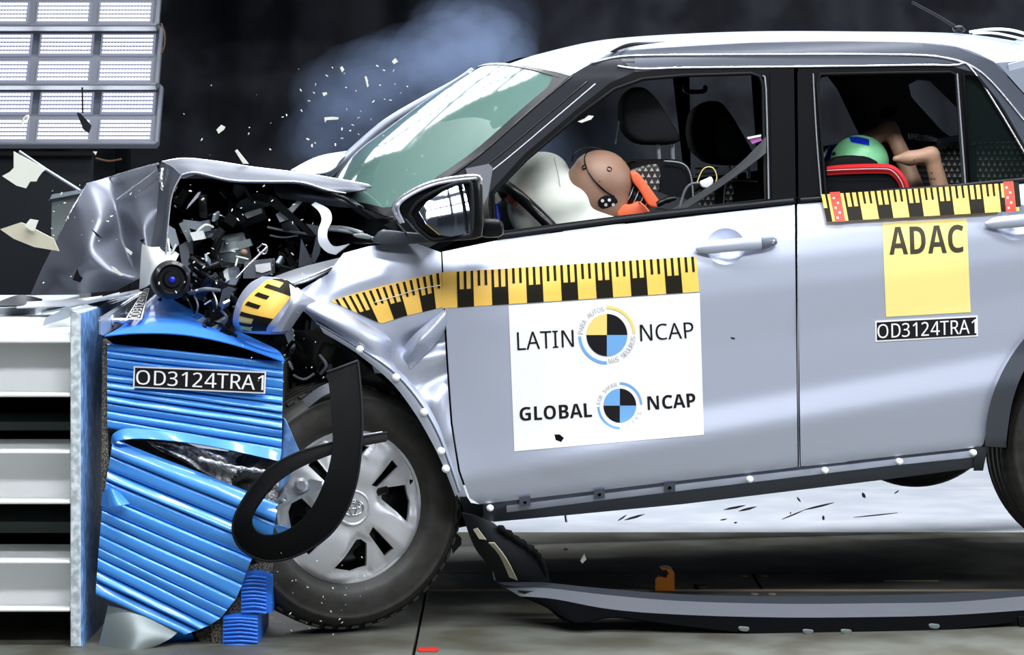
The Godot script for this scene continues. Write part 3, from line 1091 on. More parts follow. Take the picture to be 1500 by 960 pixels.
	# small blocks at the foot
	for b in [[353, 842, 372, 836, 391, 839, 398, 845, 398, 898, 353, 900, 0.11], [327, 903, 350, 899, 378, 901, 378, 975, 325, 975, 0.11], [366, 826, 395, 822, 441, 820, 440, 828, 404, 842, 372, 836, 0.0]]:
		var z: float = b[-1]
		var poly: Array = b.slice(0, b.size() - 1)
		var blk := part("foot_block", slab(poly, z, 0.3), M.blue_deep, hb)
		var y0: float = poly[1] + 4
		while y0 < minf(poly[poly.size() - 1], 970.0):
			part("rib", tube([at(poly[0] + 1, y0, z + 0.001), at((poly[0] + poly[4]) / 2, y0 - 1.5 + rng.randf_range(-0.8, 0.8), z + 0.004), at(poly[4] - 1, y0 + 1, z + 0.001)], 0.0042, 6, 2), M.blue_deep, blk)
			y0 += 5.4 + rng.randf_range(-0.6, 0.8)
	part("foot_core", slab([345, 832, 400, 822, 398, 840, 355, 842, 353, 902, 327, 903, 326, 970, 312, 960, 308, 915, 335, 895], 0.09, 0.25), M.honeycomb, hb, "grey cut honeycomb edge at the foot")
	part("foot_core", slab([285, 930, 335, 905, 328, 960, 300, 950], 0.07, 0.2), M.honeycomb, hb)
	part("grey_sheet", sheet(rows3([160, 878, 0.1, 210, 897, 0.12, 262, 925, 0.12, 152, 915, 0.12, 200, 930, 0.17, 246, 938, 0.15, 141, 958, 0.13, 180, 975, 0.2, 208, 956, 0.17], 3), 8, 8, 0.003), M.sheet_grey, hb, "bent grey sheet hanging below the block")
	part("blue_flap", sheet(rows3([205, 945, 0.1, 240, 932, 0.12, 280, 925, 0.1, 215, 948, 0.06, 245, 944, 0.06, 285, 938, 0.06], 3), 5, 4, 0.003), M.blue_deep, hb)
	part("torn_flap", sheet(rows3([150, 722, 0.13, 162, 716, 0.16, 176, 722, 0.14, 148, 742, 0.12, 168, 742, 0.17, 190, 738, 0.15], 3), 4, 4, 0.003), M.blue_foil, hb)
	part("torn_flap", sheet(rows3([368, 800, 0.1, 400, 770, 0.06, 440, 782, 0.04, 368, 815, 0.08, 405, 800, 0.03, 430, 792, 0.02], 3), 4, 4, 0.003), M.blue_foil, hb)
	part("side_sheet", sheet(rows3([413, 612, 0.05, 420, 620, 0.08, 441, 668, 0.08, 410, 690, 0.03, 405, 720, 0.06, 418, 710, 0.06], 3), 6, 6, 0.003), M.plate_blue, hb, "blue grey sheet beside the upper half")
	var bl := plane_z(zb + 0.0195)
	label_on(hb, bl, v4([196, 536.5, 390, 544.5, 388.5, 577, 195, 568]), "OD3124TRA1", 0.0, "black label with white letters and border on the pleats")

func along(p: Array, f: float) -> Vector2:
	var total := 0.0
	for i in p.size() - 1:
		total += p[i].distance_to(p[i + 1])
	var d := f * total
	for i in p.size() - 1:
		var l: float = p[i].distance_to(p[i + 1])
		if d <= l or i == p.size() - 2:
			return p[i].lerp(p[i + 1], clampf(d / l, 0, 1))
		d -= l
	return p[-1]

func pleat(o: Node3D, a: Vector2, b: Vector2, c: Vector2, d: Vector2, z: float, bulge: float) -> void:
	var g := []
	var lean := rng.randf_range(-0.009, 0.020)
	for j in 5:
		var v: float = [0.0, 0.07, 0.5, 0.93, 1.0][j]
		var row := []
		for i in 7:
			var u := i / 6.0
			var p := a.lerp(b, u).lerp(c.lerp(d, u), v)
			var e: float = [-0.010, 0.002, 0.004, 0.002, -0.010][j] / 0.010 * bulge * (0.75 if i in [0, 6] else 1.0)
			if j in [1, 2, 3]:
				e += rng.randf_range(-0.08, 0.08) * bulge + lean * (v - 0.5)
			row.append(at(p.x, p.y + rng.randf_range(-0.5, 0.5), z + e))
		g.append(row)
	part("pleat", sheet(g, 2, 2, 0.002), M.blue_foil, o)

func label_on(o: Node3D, surf: Callable, q: Array, text: String, off: float, label: String) -> void:
	var st := start()
	add_panel(st, PackedVector2Array(q), func(p: Vector2, f: float) -> Vector3: return surf.call(p, f + off + 0.0015), 0.0015, 30.0)
	var lb := part("label", done(st), M.print_white, o, label)
	st = start()
	var w: float = q[0].distance_to(q[1])
	var h: float = q[0].distance_to(q[3])
	var bu := 2.2 / w if w > 60 else 1.0 / w
	var bv := 2.2 / h if h > 20 else 1.0 / h
	add_panel(st, cut4(q, bu, bv, 1 - bu, 1 - bv), func(p: Vector2, f: float) -> Vector3: return surf.call(p, f + off + 0.0025), 0.001, 30.0)
	part("label_ground", done(st), M.print_black, lb)
	st = start()
	add_text(st, text, "Droid Sans", false, surf, [mix4(q, 0.022, 0.17), mix4(q, 0.985, 0.17), mix4(q, 0.985, 0.84), mix4(q, 0.022, 0.84)], off + 0.0036)
	part("lettering", done(st), M.print_white, lb)

func floor_at(y: float) -> Callable:
	return func(p: Vector2, off: float) -> Vector3:
		var d := F * CY / (p.y - HY)
		return Vector3((p.x - HX) / F * d, y + off, D - d)

# ---------------------------------------------------------------- the car
var auto: Node3D
const WIN_F := [724, 332, 723, 283, 772, 233, 850, 167, 900, 131, 942, 116, 1000, 111, 1100, 108, 1112, 112, 1117, 124, 1121, 293, 952, 313, 735, 341]
const WIN_R := [1197, 122, 1202, 109, 1300, 107, 1392, 106, 1400, 110, 1411, 271, 1300, 279, 1209, 288]
const WIN_Q := [1421, 270, 1412, 110, 1432, 113, 1462, 150, 1490, 198, 1512, 240, 1516, 260]

func car_body() -> void:
	auto = thing("car", "silver compact car with a crushed front and test markings on its doors", "car", Vector3(0.6, 0.0, -0.6))
	var o := auto
	# doors
	var fd := part("front_door", panel([648, 369, 700, 358, 735, 351, 900, 330, 1040, 314, 1164, 300, 1166, 480, 1168.5, 684, 1000, 704, 850, 722, 702, 739, 688, 730, 674, 690, 663, 620, 656, 520, 651.5, 440], side, 0.03, 9.0, [cup_hole(1063, 361)]), M.paint, o)
	var rd := part("rear_door", panel([1168, 299.5, 1330, 285, 1500, 269, 1570, 263, 1570, 440, 1511, 478, 1479, 530, 1456, 585, 1441, 650, 1437, 655, 1173, 683.5, 1170, 480], side, 0.03, 9.0, [cup_hole(1487, 325)]), M.paint, o)
	part("door_gap", panel([1160, 300, 1175, 298, 1180, 690, 1163, 690], func(p: Vector2, f: float) -> Vector3: return side(p, f - 0.032), 0.01, 20.0), M.void_black, o)
	part("gap_strip", tube([side(Vector2(1168.5, 302), -0.004), side(Vector2(1168.7, 420), -0.004), side(Vector2(1169, 560), -0.004), side(Vector2(1171, 684), -0.004)], 0.0022, 5, 8), M.bright_line, o)
	part("gap_strip", tube([side(Vector2(653.5, 455), -0.006), side(Vector2(659, 560), -0.006), side(Vector2(666, 640), -0.006), side(Vector2(678, 700), -0.006)], 0.0025, 5, 8), M.paint_dark, o)
	# sill
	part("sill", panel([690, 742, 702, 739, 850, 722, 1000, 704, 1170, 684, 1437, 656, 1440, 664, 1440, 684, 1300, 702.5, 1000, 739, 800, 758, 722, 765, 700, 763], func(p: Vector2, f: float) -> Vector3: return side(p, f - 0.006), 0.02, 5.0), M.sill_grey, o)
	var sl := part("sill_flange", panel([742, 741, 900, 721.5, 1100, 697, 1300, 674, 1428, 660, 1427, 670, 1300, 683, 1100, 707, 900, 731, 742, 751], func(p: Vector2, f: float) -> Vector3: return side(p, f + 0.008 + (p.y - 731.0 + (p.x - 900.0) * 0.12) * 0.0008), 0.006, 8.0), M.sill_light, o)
	part("sill_cap", panel([1428, 655, 1447, 655, 1440, 690, 1426, 690], func(p: Vector2, f: float) -> Vector3: return side(p, f + 0.004), 0.02, 8.0), M.trim_grey, o)
	part("sill_end", panel([673, 728, 684, 728, 690, 737, 708, 740, 708, 757, 694, 762, 682, 762], func(p: Vector2, f: float) -> Vector3: return side(p, f + 0.003), 0.02, 8.0), M.dark_plastic, o)
	for c in [[1097, 702], [1207, 689], [1316, 676], [1424, 663], [717, 744], [719, 768]]:
		part("clip", lathe(side(Vector2(c[0], c[1]), 0.0), CN, [0.0098, -0.004, 0.0098, 0.014, 0.006, 0.018, 0.0, 0.019], 14), M.sticker_white, sl)
	for c in [[769, 736], [878, 725], [981, 715]]:
		part("clip_seat", panel([c[0] - 8, c[1] - 7, c[0] + 8, c[1] - 9, c[0] + 8, c[1] + 5, c[0] - 8, c[1] + 7], func(p: Vector2, f: float) -> Vector3: return side(p, f + 0.013), 0.006, 0.0), M.sill_grey, sl)
		part("clip_hole", lathe(side(Vector2(c[0], c[1]), 0.013), CN, [0.005, -0.002, 0.005, 0.001, 0.0, 0.001], 12), M.void_black, sl)
	# window frames
	part("front_door_frame", panel([722, 347, 715, 300, 716, 283, 768, 226, 846, 159, 893, 122, 930, 105, 1000, 101, 1163, 97.5, 1166, 299, 1040, 313, 900, 329, 735, 350.5], side, 0.035, 10.0, [pg(WIN_F)]), M.frame_black, o)
	part("rear_door_frame", panel([1169, 97.5, 1390, 96, 1427, 106, 1470, 158, 1505, 220, 1522, 258, 1518, 266, 1330, 284, 1169, 299], side, 0.035, 10.0, [pg(WIN_R), pg(WIN_Q)]), M.frame_black, o)
	part("b_pillar", panel([1128, 106, 1163, 106, 1165, 292, 1131, 296], func(p: Vector2, f: float) -> Vector3: return side(p, f + 0.004), 0.006, 12.0), M.frame_black, o)
	part("b_pillar", panel([1168, 106, 1191, 106, 1201, 286, 1170, 291], func(p: Vector2, f: float) -> Vector3: return side(p, f + 0.004), 0.006, 12.0), M.frame_black, o)
	for w in [WIN_F, WIN_R, WIN_Q]:
		var loop := []
		for p in pg(w):
			loop.append(side(p, 0.004))
		part("window_seal", tube(loop, 0.005, 6, 1, 1.0, true), M.matt_black, o)
	part("window_edge", tube([side(Vector2(1117, 112), 0.006), side(Vector2(1122, 130), 0.006), side(Vector2(1126, 292), 0.006)], 0.003, 6, 3), M.edge_grey, o)
	part("window_edge", tube([side(Vector2(1191, 108), 0.006), side(Vector2(1196, 200), 0.006), side(Vector2(1203, 287), 0.006)], 0.0025, 6, 3), M.edge_grey, o)
	part("window_bar", tube([side(Vector2(1402, 108), 0.008), side(Vector2(1408, 190), 0.008), side(Vector2(1414, 269), 0.008)], 0.003, 6, 3), M.edge_grey, o)
	part("belt_moulding", tube([side(Vector2(728, 347), 0.006), side(Vector2(900, 323), 0.006), side(Vector2(1040, 307), 0.006), side(Vector2(1162, 294.5), 0.006)], 0.008, 8, 4), M.dark_plastic, o)
	part("belt_moulding", tube([side(Vector2(1172, 294), 0.006), side(Vector2(1330, 279.5), 0.006), side(Vector2(1518, 262), 0.006)], 0.007, 8, 4), M.dark_plastic, o)
	var qg := part("quarter_glass", panel(WIN_Q, func(p: Vector2, f: float) -> Vector3: return side(p, f - 0.012), 0.004, 30.0), M.glass, o)
	part("glass_edge", tube([side(Vector2(1434, 114), -0.004), side(Vector2(1463, 151), -0.004), side(Vector2(1491, 199), -0.004), side(Vector2(1513, 241), -0.004)], 0.004, 6, 3), M.sheet_grey, qg)
	# front pillar and cant rail
	part("front_pillar", panel([562, 338, 600, 305, 640, 270, 702, 226, 782, 156, 836, 110, 870, 91, 905, 83, 930, 84, 930, 105, 893, 122, 846, 159, 768, 226, 716, 283, 700, 300, 690, 345, 640, 352, 590, 345], side, 0.05, 9.0), M.pillar_dark, o)
	for l in [[640, 272, 702, 228, 782, 158, 838, 112, 0.003], [668, 276, 730, 229, 800, 170, 860, 120, 0.0025], [680, 281, 742, 233, 812, 174, 872, 123, 0.002]]:
		part("pillar_bead", tube([side(Vector2(l[0], l[1]), 0.001), side(Vector2(l[2], l[3]), 0.001), side(Vector2(l[4], l[5]), 0.001), side(Vector2(l[6], l[7]), 0.001)], l[8], 6, 4), M.gloss_black if l[8] > 0.0022 else M.steel_silver, o)
	part("sail_panel", panel([682, 247, 716, 240, 722, 246, 716, 283, 708, 300, 705, 330, 690, 335, 688, 270], func(p: Vector2, f: float) -> Vector3: return side(p, f + 0.006), 0.02, 10.0), M.trim_grey, o)
	part("cant_rail", panel([870, 91, 905, 76, 960, 71, 1100, 63, 1250, 61, 1330, 62, 1400, 69, 1455, 90, 1510, 150, 1560, 240, 1575, 262, 1522, 263, 1505, 220, 1470, 158, 1427, 106, 1390, 96, 1163, 97.5, 1000, 101, 930, 105, 905, 83], side, 0.04, 8.0), M.rail_dark, o)
	for l in [[868, 92, 905, 83.5, 960, 81, 1100, 80, 1300, 80, 1385, 85, 1440, 108, 1500, 176], [905, 97, 940, 101, 1000, 99.5, 1100, 98.5, 1250, 97, 1390, 96, 1428, 107, 1520, 256]]:
		var lp := []
		for i in range(0, 16, 2):
			lp.append(side(Vector2(l[i], l[i + 1]), 0.003))
		part("roof_moulding", tube(lp, 0.0034, 6, 5), M.bright_line, o)
	# roof: rows across the car
	var near := [836, 111, 868, 90, 905, 75, 960, 70.5, 1100, 62.5, 1250, 60.5, 1400, 68, 1480, 105]
	var crest := [772, 100, 800, 82, 862, 62, 955, 52, 1100, 46, 1250, 46, 1400, 49, 1500, 62]
	var far := [688, 106, 722, 98, 790, 76, 900, 57, 1060, 48, 1210, 48, 1360, 55, 1470, 75]
	var g := [[], [], [], []]
	for i in range(0, 16, 2):
		var a := side(Vector2(near[i], near[i + 1]), 0.0)
		g[0].append(a)
		g[1].append(at(lerpf(near[i], crest[i], 0.5), lerpf(near[i + 1], crest[i + 1], 0.72), a.z - 0.24))
		g[2].append(at(crest[i], crest[i + 1], a.z - 0.62))
		g[3].append(at(far[i], far[i + 1] + (3.0 if i > 0 else 0.0), a.z - 1.18))
	part("roof", sheet(g, 6, 6, 0.02), M.paint, o)
	var rr := part("roof_rail", tube([side(Vector2(895, 76), 0.03), side(Vector2(925, 67), 0.0), side(Vector2(975, 62), -0.03)], [0.002, 0.004, 0.006, 0.008, 0.009, 0.009, 0.008, 0.006, 0.004, 0.003, 0.002], 8, 5), M.gloss_black, o)
	part("rail_shine", tube([side(Vector2(905, 76), 0.032), side(Vector2(930, 69), 0.006), side(Vector2(965, 66), -0.02)], 0.003, 6, 4), M.bright_line, rr)
	var an := part("antenna", tube([at(1404, 42, -0.95), at(1375, 24, -0.95), at(1336, 3, -0.95)], [0.006, 0.005, 0.0045], 8, 1), M.dark_plastic, o)
	part("antenna_foot", ball(at(1405, 42, -0.95), Basis().scaled(Vector3(0.022, 0.013, 0.02)), 14, 8), M.gloss_black, an)
	part("rear_wire", tube(pts([1420, 47, -0.95, 1450, 43, -0.95, 1480, 44, -0.95, 1510, 52, -0.95]), 0.005, 6), M.white_plastic, o, "pale cable along the roof's rear edge")
	part("rear_wire", tube(pts([1425, 49, -0.9, 1460, 49, -0.9, 1510, 60, -0.9]), 0.004, 6), M.white_plastic, o)
	# rear quarter, out of the frame but real
	part("rear_quarter", panel([1574, 264, 1760, 262, 1960, 275, 2005, 420, 1990, 560, 1880, 600, 1835, 640, 1800, 560, 1740, 495, 1660, 468, 1590, 470, 1574, 448], side, 0.03, 20.0), M.paint, o)
	part("rear_pillar", panel([1460, 92, 1600, 82, 1760, 110, 1880, 190, 1950, 262, 1760, 258, 1577, 261, 1560, 238, 1512, 150], side, 0.04, 20.0), M.paint_dark, o)
	part("rear_roof", sheet([[side(Vector2(1478, 104)), side(Vector2(1600, 82)), side(Vector2(1760, 110)), side(Vector2(1900, 210))], [at(1500, 64, -1.0), at(1640, 68, -1.05), at(1780, 100, -1.1), at(1900, 200, -1.15)], [at(1470, 78, -1.55), at(1600, 84, -1.6), at(1740, 115, -1.65), at(1850, 215, -1.7)]], 4, 4, 0.02), M.paint, o)
	part("tail_panel", sheet([[side(Vector2(1900, 212)), side(Vector2(1960, 275)), side(Vector2(2005, 420)), side(Vector2(1985, 560))], [at(1850, 215, -1.7), at(1890, 280, -1.75), at(1930, 400, -1.8), at(1910, 540, -1.8)]], 4, 4, 0.02), M.paint_dark, o)
	# wheel arch of the rear wheel
	var ar := part("wheel_arch_trim", panel(eased([1443, 654, 1446, 612, 1458, 568, 1480, 524, 1512, 484, 1550, 461, 1600, 452, 1660, 458, 1720, 482, 1770, 524, 1806, 575, 1835, 640], 4) + eased([1815, 640, 1790, 585, 1755, 540, 1710, 504, 1650, 484, 1595, 481, 1555, 490, 1522, 514, 1500, 543, 1484, 585, 1476, 630, 1474, 656], 4), func(p: Vector2, f: float) -> Vector3: return side(p, f + 0.016), 0.05, 9.0), M.trim_grey, o, "dark grey rear wheel arch trim")
	part("arch_liner", sheet([[side(Vector2(1474, 656), -0.02), side(Vector2(1484, 585), -0.02), side(Vector2(1530, 506), -0.02), side(Vector2(1640, 482), -0.02), side(Vector2(1780, 570), -0.02)], [side(Vector2(1468, 660), -0.35), side(Vector2(1478, 585), -0.35), side(Vector2(1530, 500), -0.35), side(Vector2(1640, 476), -0.35), side(Vector2(1780, 566), -0.35)]], 4, 2, 0.004), M.void_black, ar)
	wheel(side(Vector2(1629, 655), -0.03), CN, "rear_wheel", 0.335)
	wheel(car(2.14, 0.055, -1.49), -CN, "rear_wheel", 0.335)
	# floor pan, far side, tunnel
	var st := start()
	corner_box(st, [car(0.35, 0.0, -0.28), car(3.0, 0.06, -0.28), car(3.0, 0.06, -1.3), car(0.35, 0.0, -1.3)], [car(0.35, 0.06, -0.28), car(3.0, 0.12, -0.28), car(3.0, 0.12, -1.3), car(0.35, 0.06, -1.3)])
	part("floor_pan", done(st), M.void_black, o)
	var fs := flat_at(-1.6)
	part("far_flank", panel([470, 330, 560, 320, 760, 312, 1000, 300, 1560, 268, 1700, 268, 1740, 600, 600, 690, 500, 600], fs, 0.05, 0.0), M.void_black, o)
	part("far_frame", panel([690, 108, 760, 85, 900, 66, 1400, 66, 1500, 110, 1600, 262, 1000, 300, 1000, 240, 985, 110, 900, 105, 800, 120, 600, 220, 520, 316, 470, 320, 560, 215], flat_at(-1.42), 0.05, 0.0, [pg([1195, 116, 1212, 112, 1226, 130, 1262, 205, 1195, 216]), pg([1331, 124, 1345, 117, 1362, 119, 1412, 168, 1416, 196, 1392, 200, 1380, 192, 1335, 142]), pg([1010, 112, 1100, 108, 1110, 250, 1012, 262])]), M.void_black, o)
	part("far_quarter_glass", panel([1330, 124, 1345, 116, 1362, 118, 1413, 168, 1417, 197, 1392, 201, 1380, 193, 1334, 142], flat_at(-1.44), 0.004, 0.0), M.glass, o)
	part("headliner", sheet([[side(Vector2(880, 99), -0.05), side(Vector2(1100, 92), -0.05), side(Vector2(1400, 92), -0.05)], [at(780, 104, -1.3), at(1000, 90, -1.4), at(1330, 92, -1.5)]], 3, 3, 0.02), M.void_black, o)
	stickers(o)
	# door handles
	for h in [[0, 0], [424, -36]]:
		var d: Node3D = fd if h[0] == 0 else rd
		var dx: float = h[0]
		var dy: float = h[1]
		var cup := part("handle_cup", sheet(cup_grid(1063 + dx, 361 + dy, 29, 27), 1, 1, 0.002), M.paint, d)
		var st2 := start()
		var pth := []
		var rad := []
		for k in 13:
			var u := k / 12.0
			pth.append(side(Vector2(1019 + 119 * u + dx, 364.5 - 11 * u + dy), 0.012 + 0.02 * sin(PI * clampf(u, 0.05, 0.95))))
			rad.append(0.0185 * (0.35 if k in [0, 12] else 0.8 if k == 1 else 1.0))
		add_tube(st2, pth, rad, 12, 0.62)
		var hd := part("door_handle", done(st2), M.paint, d)
		part("handle_key_cap", tube([side(Vector2(1114 + dx, 356 + dy), 0.024), side(Vector2(1126 + dx, 354.5 + dy), 0.022), side(Vector2(1137 + dx, 353.5 + dy), 0.016)], [0.019, 0.0185, 0.017, 0.014, 0.009], 10, 2, 0.62), M.sill_grey, hd)
		part("lock", lathe(side(Vector2(1131 + dx, 354 + dy), 0.026), CN, [0.007, -0.002, 0.007, 0.002, 0.004, 0.003, 0.0, 0.001], 16), M.chrome, hd)

func cup_hole(cx: float, cy: float) -> PackedVector2Array:
	var r := PackedVector2Array()
	for i in 28:
		r.append(Vector2(cx + 29 * cos(TAU * i / 28), cy + 27 * sin(TAU * i / 28)))
	return r

func cup_grid(cx: float, cy: float, rx: float, ry: float) -> Array:
	var g := []
	for j in 9:
		var row := []
		for i in 21:
			var a := TAU * i / 20.0
			var r := j / 8.0
			row.append(side(Vector2(cx + rx * r * cos(a), cy + ry * r * sin(a)), 0.0 - 0.026 * (1 - r * r)))
		g.append(row)
	return g

func tape_marks(q: Array, first: float, period: float, count: int, clip: PackedVector2Array) -> Array:
	var out := []
	for k in count:
		var u := first + period * k
		var list := []
		for i in 5:
			var a := u + period * 0.2 * i
			list.append([a, 0.0, a + period * 0.075, 0.5 if i < 3 else 0.43])
		list.append([u, 0.5, u + period * 0.475, 1.0])
		for r in list:
			var c := cut4(q, r[0], r[1], r[2], r[3])
			out.append_array(Geometry2D.intersect_polygons(c, clip))
	return out

func tape(o: Node3D, surf: Callable, outline: PackedVector2Array, q: Array, first: float, period: float, count: int, label: String, off := 0.0015) -> MeshInstance3D:
	var st := start()
	add_panel(st, outline, func(p: Vector2, f: float) -> Vector3: return surf.call(p, f + off), 0.001, 6.0)
	var t := part("measuring_tape", done(st), M.tape_yellow, o, label)
	st = start()
	for m in tape_marks(q, first, period, count, outline):
		add_panel(st, m, func(p: Vector2, f: float) -> Vector3: return surf.call(p, f + off + 0.001), 0.0007, 6.0)
	part("tape_print", done(st), M.tape_black, t)
	return t

func disc(c: Vector2, rx: float, ry: float, a0: float, a1: float, inner := 0.0) -> PackedVector2Array:
	var r := PackedVector2Array()
	for i in 21:
		var a := lerpf(a0, a1, i / 20.0)
		r.append(c + Vector2(cos(a) * rx, -sin(a) * ry))
	if inner > 0:
		for i in 21:
			var a := lerpf(a1, a0, i / 20.0)
			r.append(c + Vector2(cos(a) * rx, -sin(a) * ry) * inner)
	else:
		r.append(c)
	return r

func print_on(o: Node3D, called: String, polys: Array, off: float, m: Material, label := "") -> MeshInstance3D:
	var st := start()
	for p in polys:
		add_panel(st, p, func(q: Vector2, f: float) -> Vector3: return side(q, f + off), 0.0006, 10.0)
	return part(called, done(st), m, o, label)

func arc_text(text: String, c: Vector2, r: float, a0: float, a1: float, h: float, inward: bool, off: float) -> ArrayMesh:
	var st := start()
	var n := text.length()
	for i in n:
		if text[i] == " ":
			continue
		var a := lerpf(a0, a1, (i + 0.5) / n)
		var out := Vector2(cos(a), -sin(a))
		var along_ := Vector2(sin(a), cos(a)) * (1.0 if a1 < a0 else -1.0)
		var upv := out if not inward else -out
		var wdt := h * (0.18 if text[i] == "I" else 0.72)
		var b := c + out * r
		var q := [b - along_ * wdt / 2 + upv * h / 2, b + along_ * wdt / 2 + upv * h / 2, b + along_ * wdt / 2 - upv * h / 2, b - along_ * wdt / 2 - upv * h / 2]
		add_text(st, text[i], "Droid Sans", false, side, q, off)
	return done(st)

func stickers(o: Node3D) -> void:
	# the white sheet with both emblems
	var q := v4([745, 448, 1025, 429.5, 1031, 637, 753.5, 661.5])
	var ws := print_on(o, "sticker", [PackedVector2Array(q)], 0.0012, M.sticker_white, "white sheet with two round emblems on the front door")
	var st := start()
	add_text(st, "LATIN", "Droid Sans", false, side, v4([757, 487, 840, 483.5, 841, 508, 758, 513.5]), 0.0022)
	part("lettering", done(st), M.print_black, ws)
	st = start()
	add_text(st, "NCAP", "Droid Sans", false, side, v4([937, 476, 1015, 472, 1017, 495, 938, 500]), 0.0022)
	part("lettering", done(st), M.print_black, ws)
	st = start()
	add_text(st, "GLOBAL", "Droid Sans", true, side, v4([761, 597, 866, 590.5, 867.5, 611, 761.5, 617]), 0.0022)
	part("lettering", done(st), M.print_black, ws)
	st = start()
	add_text(st, "NCAP", "Droid Sans", true, side, v4([948, 581, 1018, 576, 1019.5, 596.5, 949, 601]), 0.0022)
	part("lettering", done(st), M.print_black, ws)
	var c := Vector2(889, 491)
	for a in [0.0, PI]:
		print_on(ws, "emblem_quarter", [disc(c, 30, 31, a, a + PI / 2)], 0.0022, M.print_black)
	print_on(ws, "emblem_quarter", [disc(c, 30, 31, PI / 2, PI)], 0.0022, M.print_yellow)
	print_on(ws, "emblem_quarter", [disc(c, 30, 31, -PI / 2, 0)], 0.0022, M.print_blue)
	print_on(ws, "emblem_arc", [disc(c, 42, 43, 0.05, PI / 2 + 0.02, 0.9)], 0.0022, M.print_yellow)
	print_on(ws, "emblem_arc", [disc(c, 42, 43, PI + 0.05, PI * 1.5, 0.9)], 0.0022, M.print_blue)
	part("lettering", arc_text("PARA AUTOS", c, 38.5, PI - 0.03, PI / 2 + 0.10, 7.0, false, 0.0022), M.print_grey, ws)
	part("lettering", arc_text("MÁS SEGUROS", c, 38.5, -PI / 2 + 0.06, -0.05, 7.0, true, 0.0022), M.print_grey, ws)
	var b := Vector2(908, 594.5)
	for a in [0.0, PI]:
		print_on(ws, "emblem_quarter", [disc(b, 24, 25, a, a + PI / 2)], 0.0022, M.print_black)
		print_on(ws, "emblem_quarter", [disc(b, 24, 25, a + PI / 2, a + PI)], 0.0022, M.print_blue)
	print_on(ws, "emblem_arc", [disc(b, 33, 34.5, 0.05, PI / 2, 0.9)], 0.0022, M.print_blue)
	print_on(ws, "emblem_arc", [disc(b, 33, 34.5, PI + 0.05, PI * 1.5, 0.9)], 0.0022, M.print_blue)
	part("lettering", arc_text("FOR SAFER", b, 31, PI - 0.06, PI / 2 + 0.12, 5.5, false, 0.0022), M.print_grey, ws)
	part("lettering", arc_text("CARS", b, 31, -PI / 2 + 0.3, -0.25, 5.5, true, 0.0022), M.print_grey, ws)
	# tapes
	var dq := v4([647.5, 399.5, 1020, 375.8, 1024.5, 427.5, 648.5, 452])
	tape(o, side, PackedVector2Array(dq), dq, 0.058, 0.1355, 7, "yellow and black measuring tape on the front door")
	# yellow sheet with four letters
	var ys := print_on(o, "sign", [pg([1292.5, 327, 1416, 320.5, 1422, 457.5, 1298, 464.5])], 0.0012, M.sign_yellow, "pale yellow square sheet on the rear door")
	st = start()
	add_text(st, "ADAC", "Droid Sans", true, side, v4([1301.5, 333, 1411, 329, 1412.5, 370, 1303, 373.5]), 0.0022)
	part("lettering", done(st), M.sign_ink, ys)
	label_on(o, side, v4([1282, 470.5, 1432, 462.5, 1432.5, 493, 1282.5, 501]), "OD3124TRA1", 0.0, "black label with white letters on the rear door")
	print_on(o, "paint_chip", [pg([1070, 494, 1076, 495, 1077, 497, 1072, 497])], 0.001, M.print_black)
	# tape on the rear door with red ends, standing off the sheet metal
	var rq := v4([1203, 285, 1489, 267.5, 1493, 309, 1211, 325])
	var off := 0.02
	var rt := tape(o, side, PackedVector2Array(rq), rq, -0.045, 0.1585, 7, "yellow and black measuring tape with red ends on the rear door", off)
	for e in [[0.045, 0.085, 0.012], [0.932, 0.972, 0.012]]:
		var rp := print_on(rt, "red_band", [cut4(rq, e[0], -0.06, e[1] + e[2], 1.02)], off + 0.0025, M.tape_red)
		for k in 5:
			var v := 0.12 + 0.18 * k
			print_on(rp, "fleck", [cut4(rq, lerpf(e[0], e[1], 0.25 + 0.4 * (k % 2)), v, lerpf(e[0], e[1], 0.5 + 0.4 * (k % 2)), v + 0.07)], off + 0.0035, M.print_white)
	print_on(rt, "end_piece", [cut4(rq, 0.985, -0.02, 1.012, 0.85)], off + 0.002, M.tape_black)

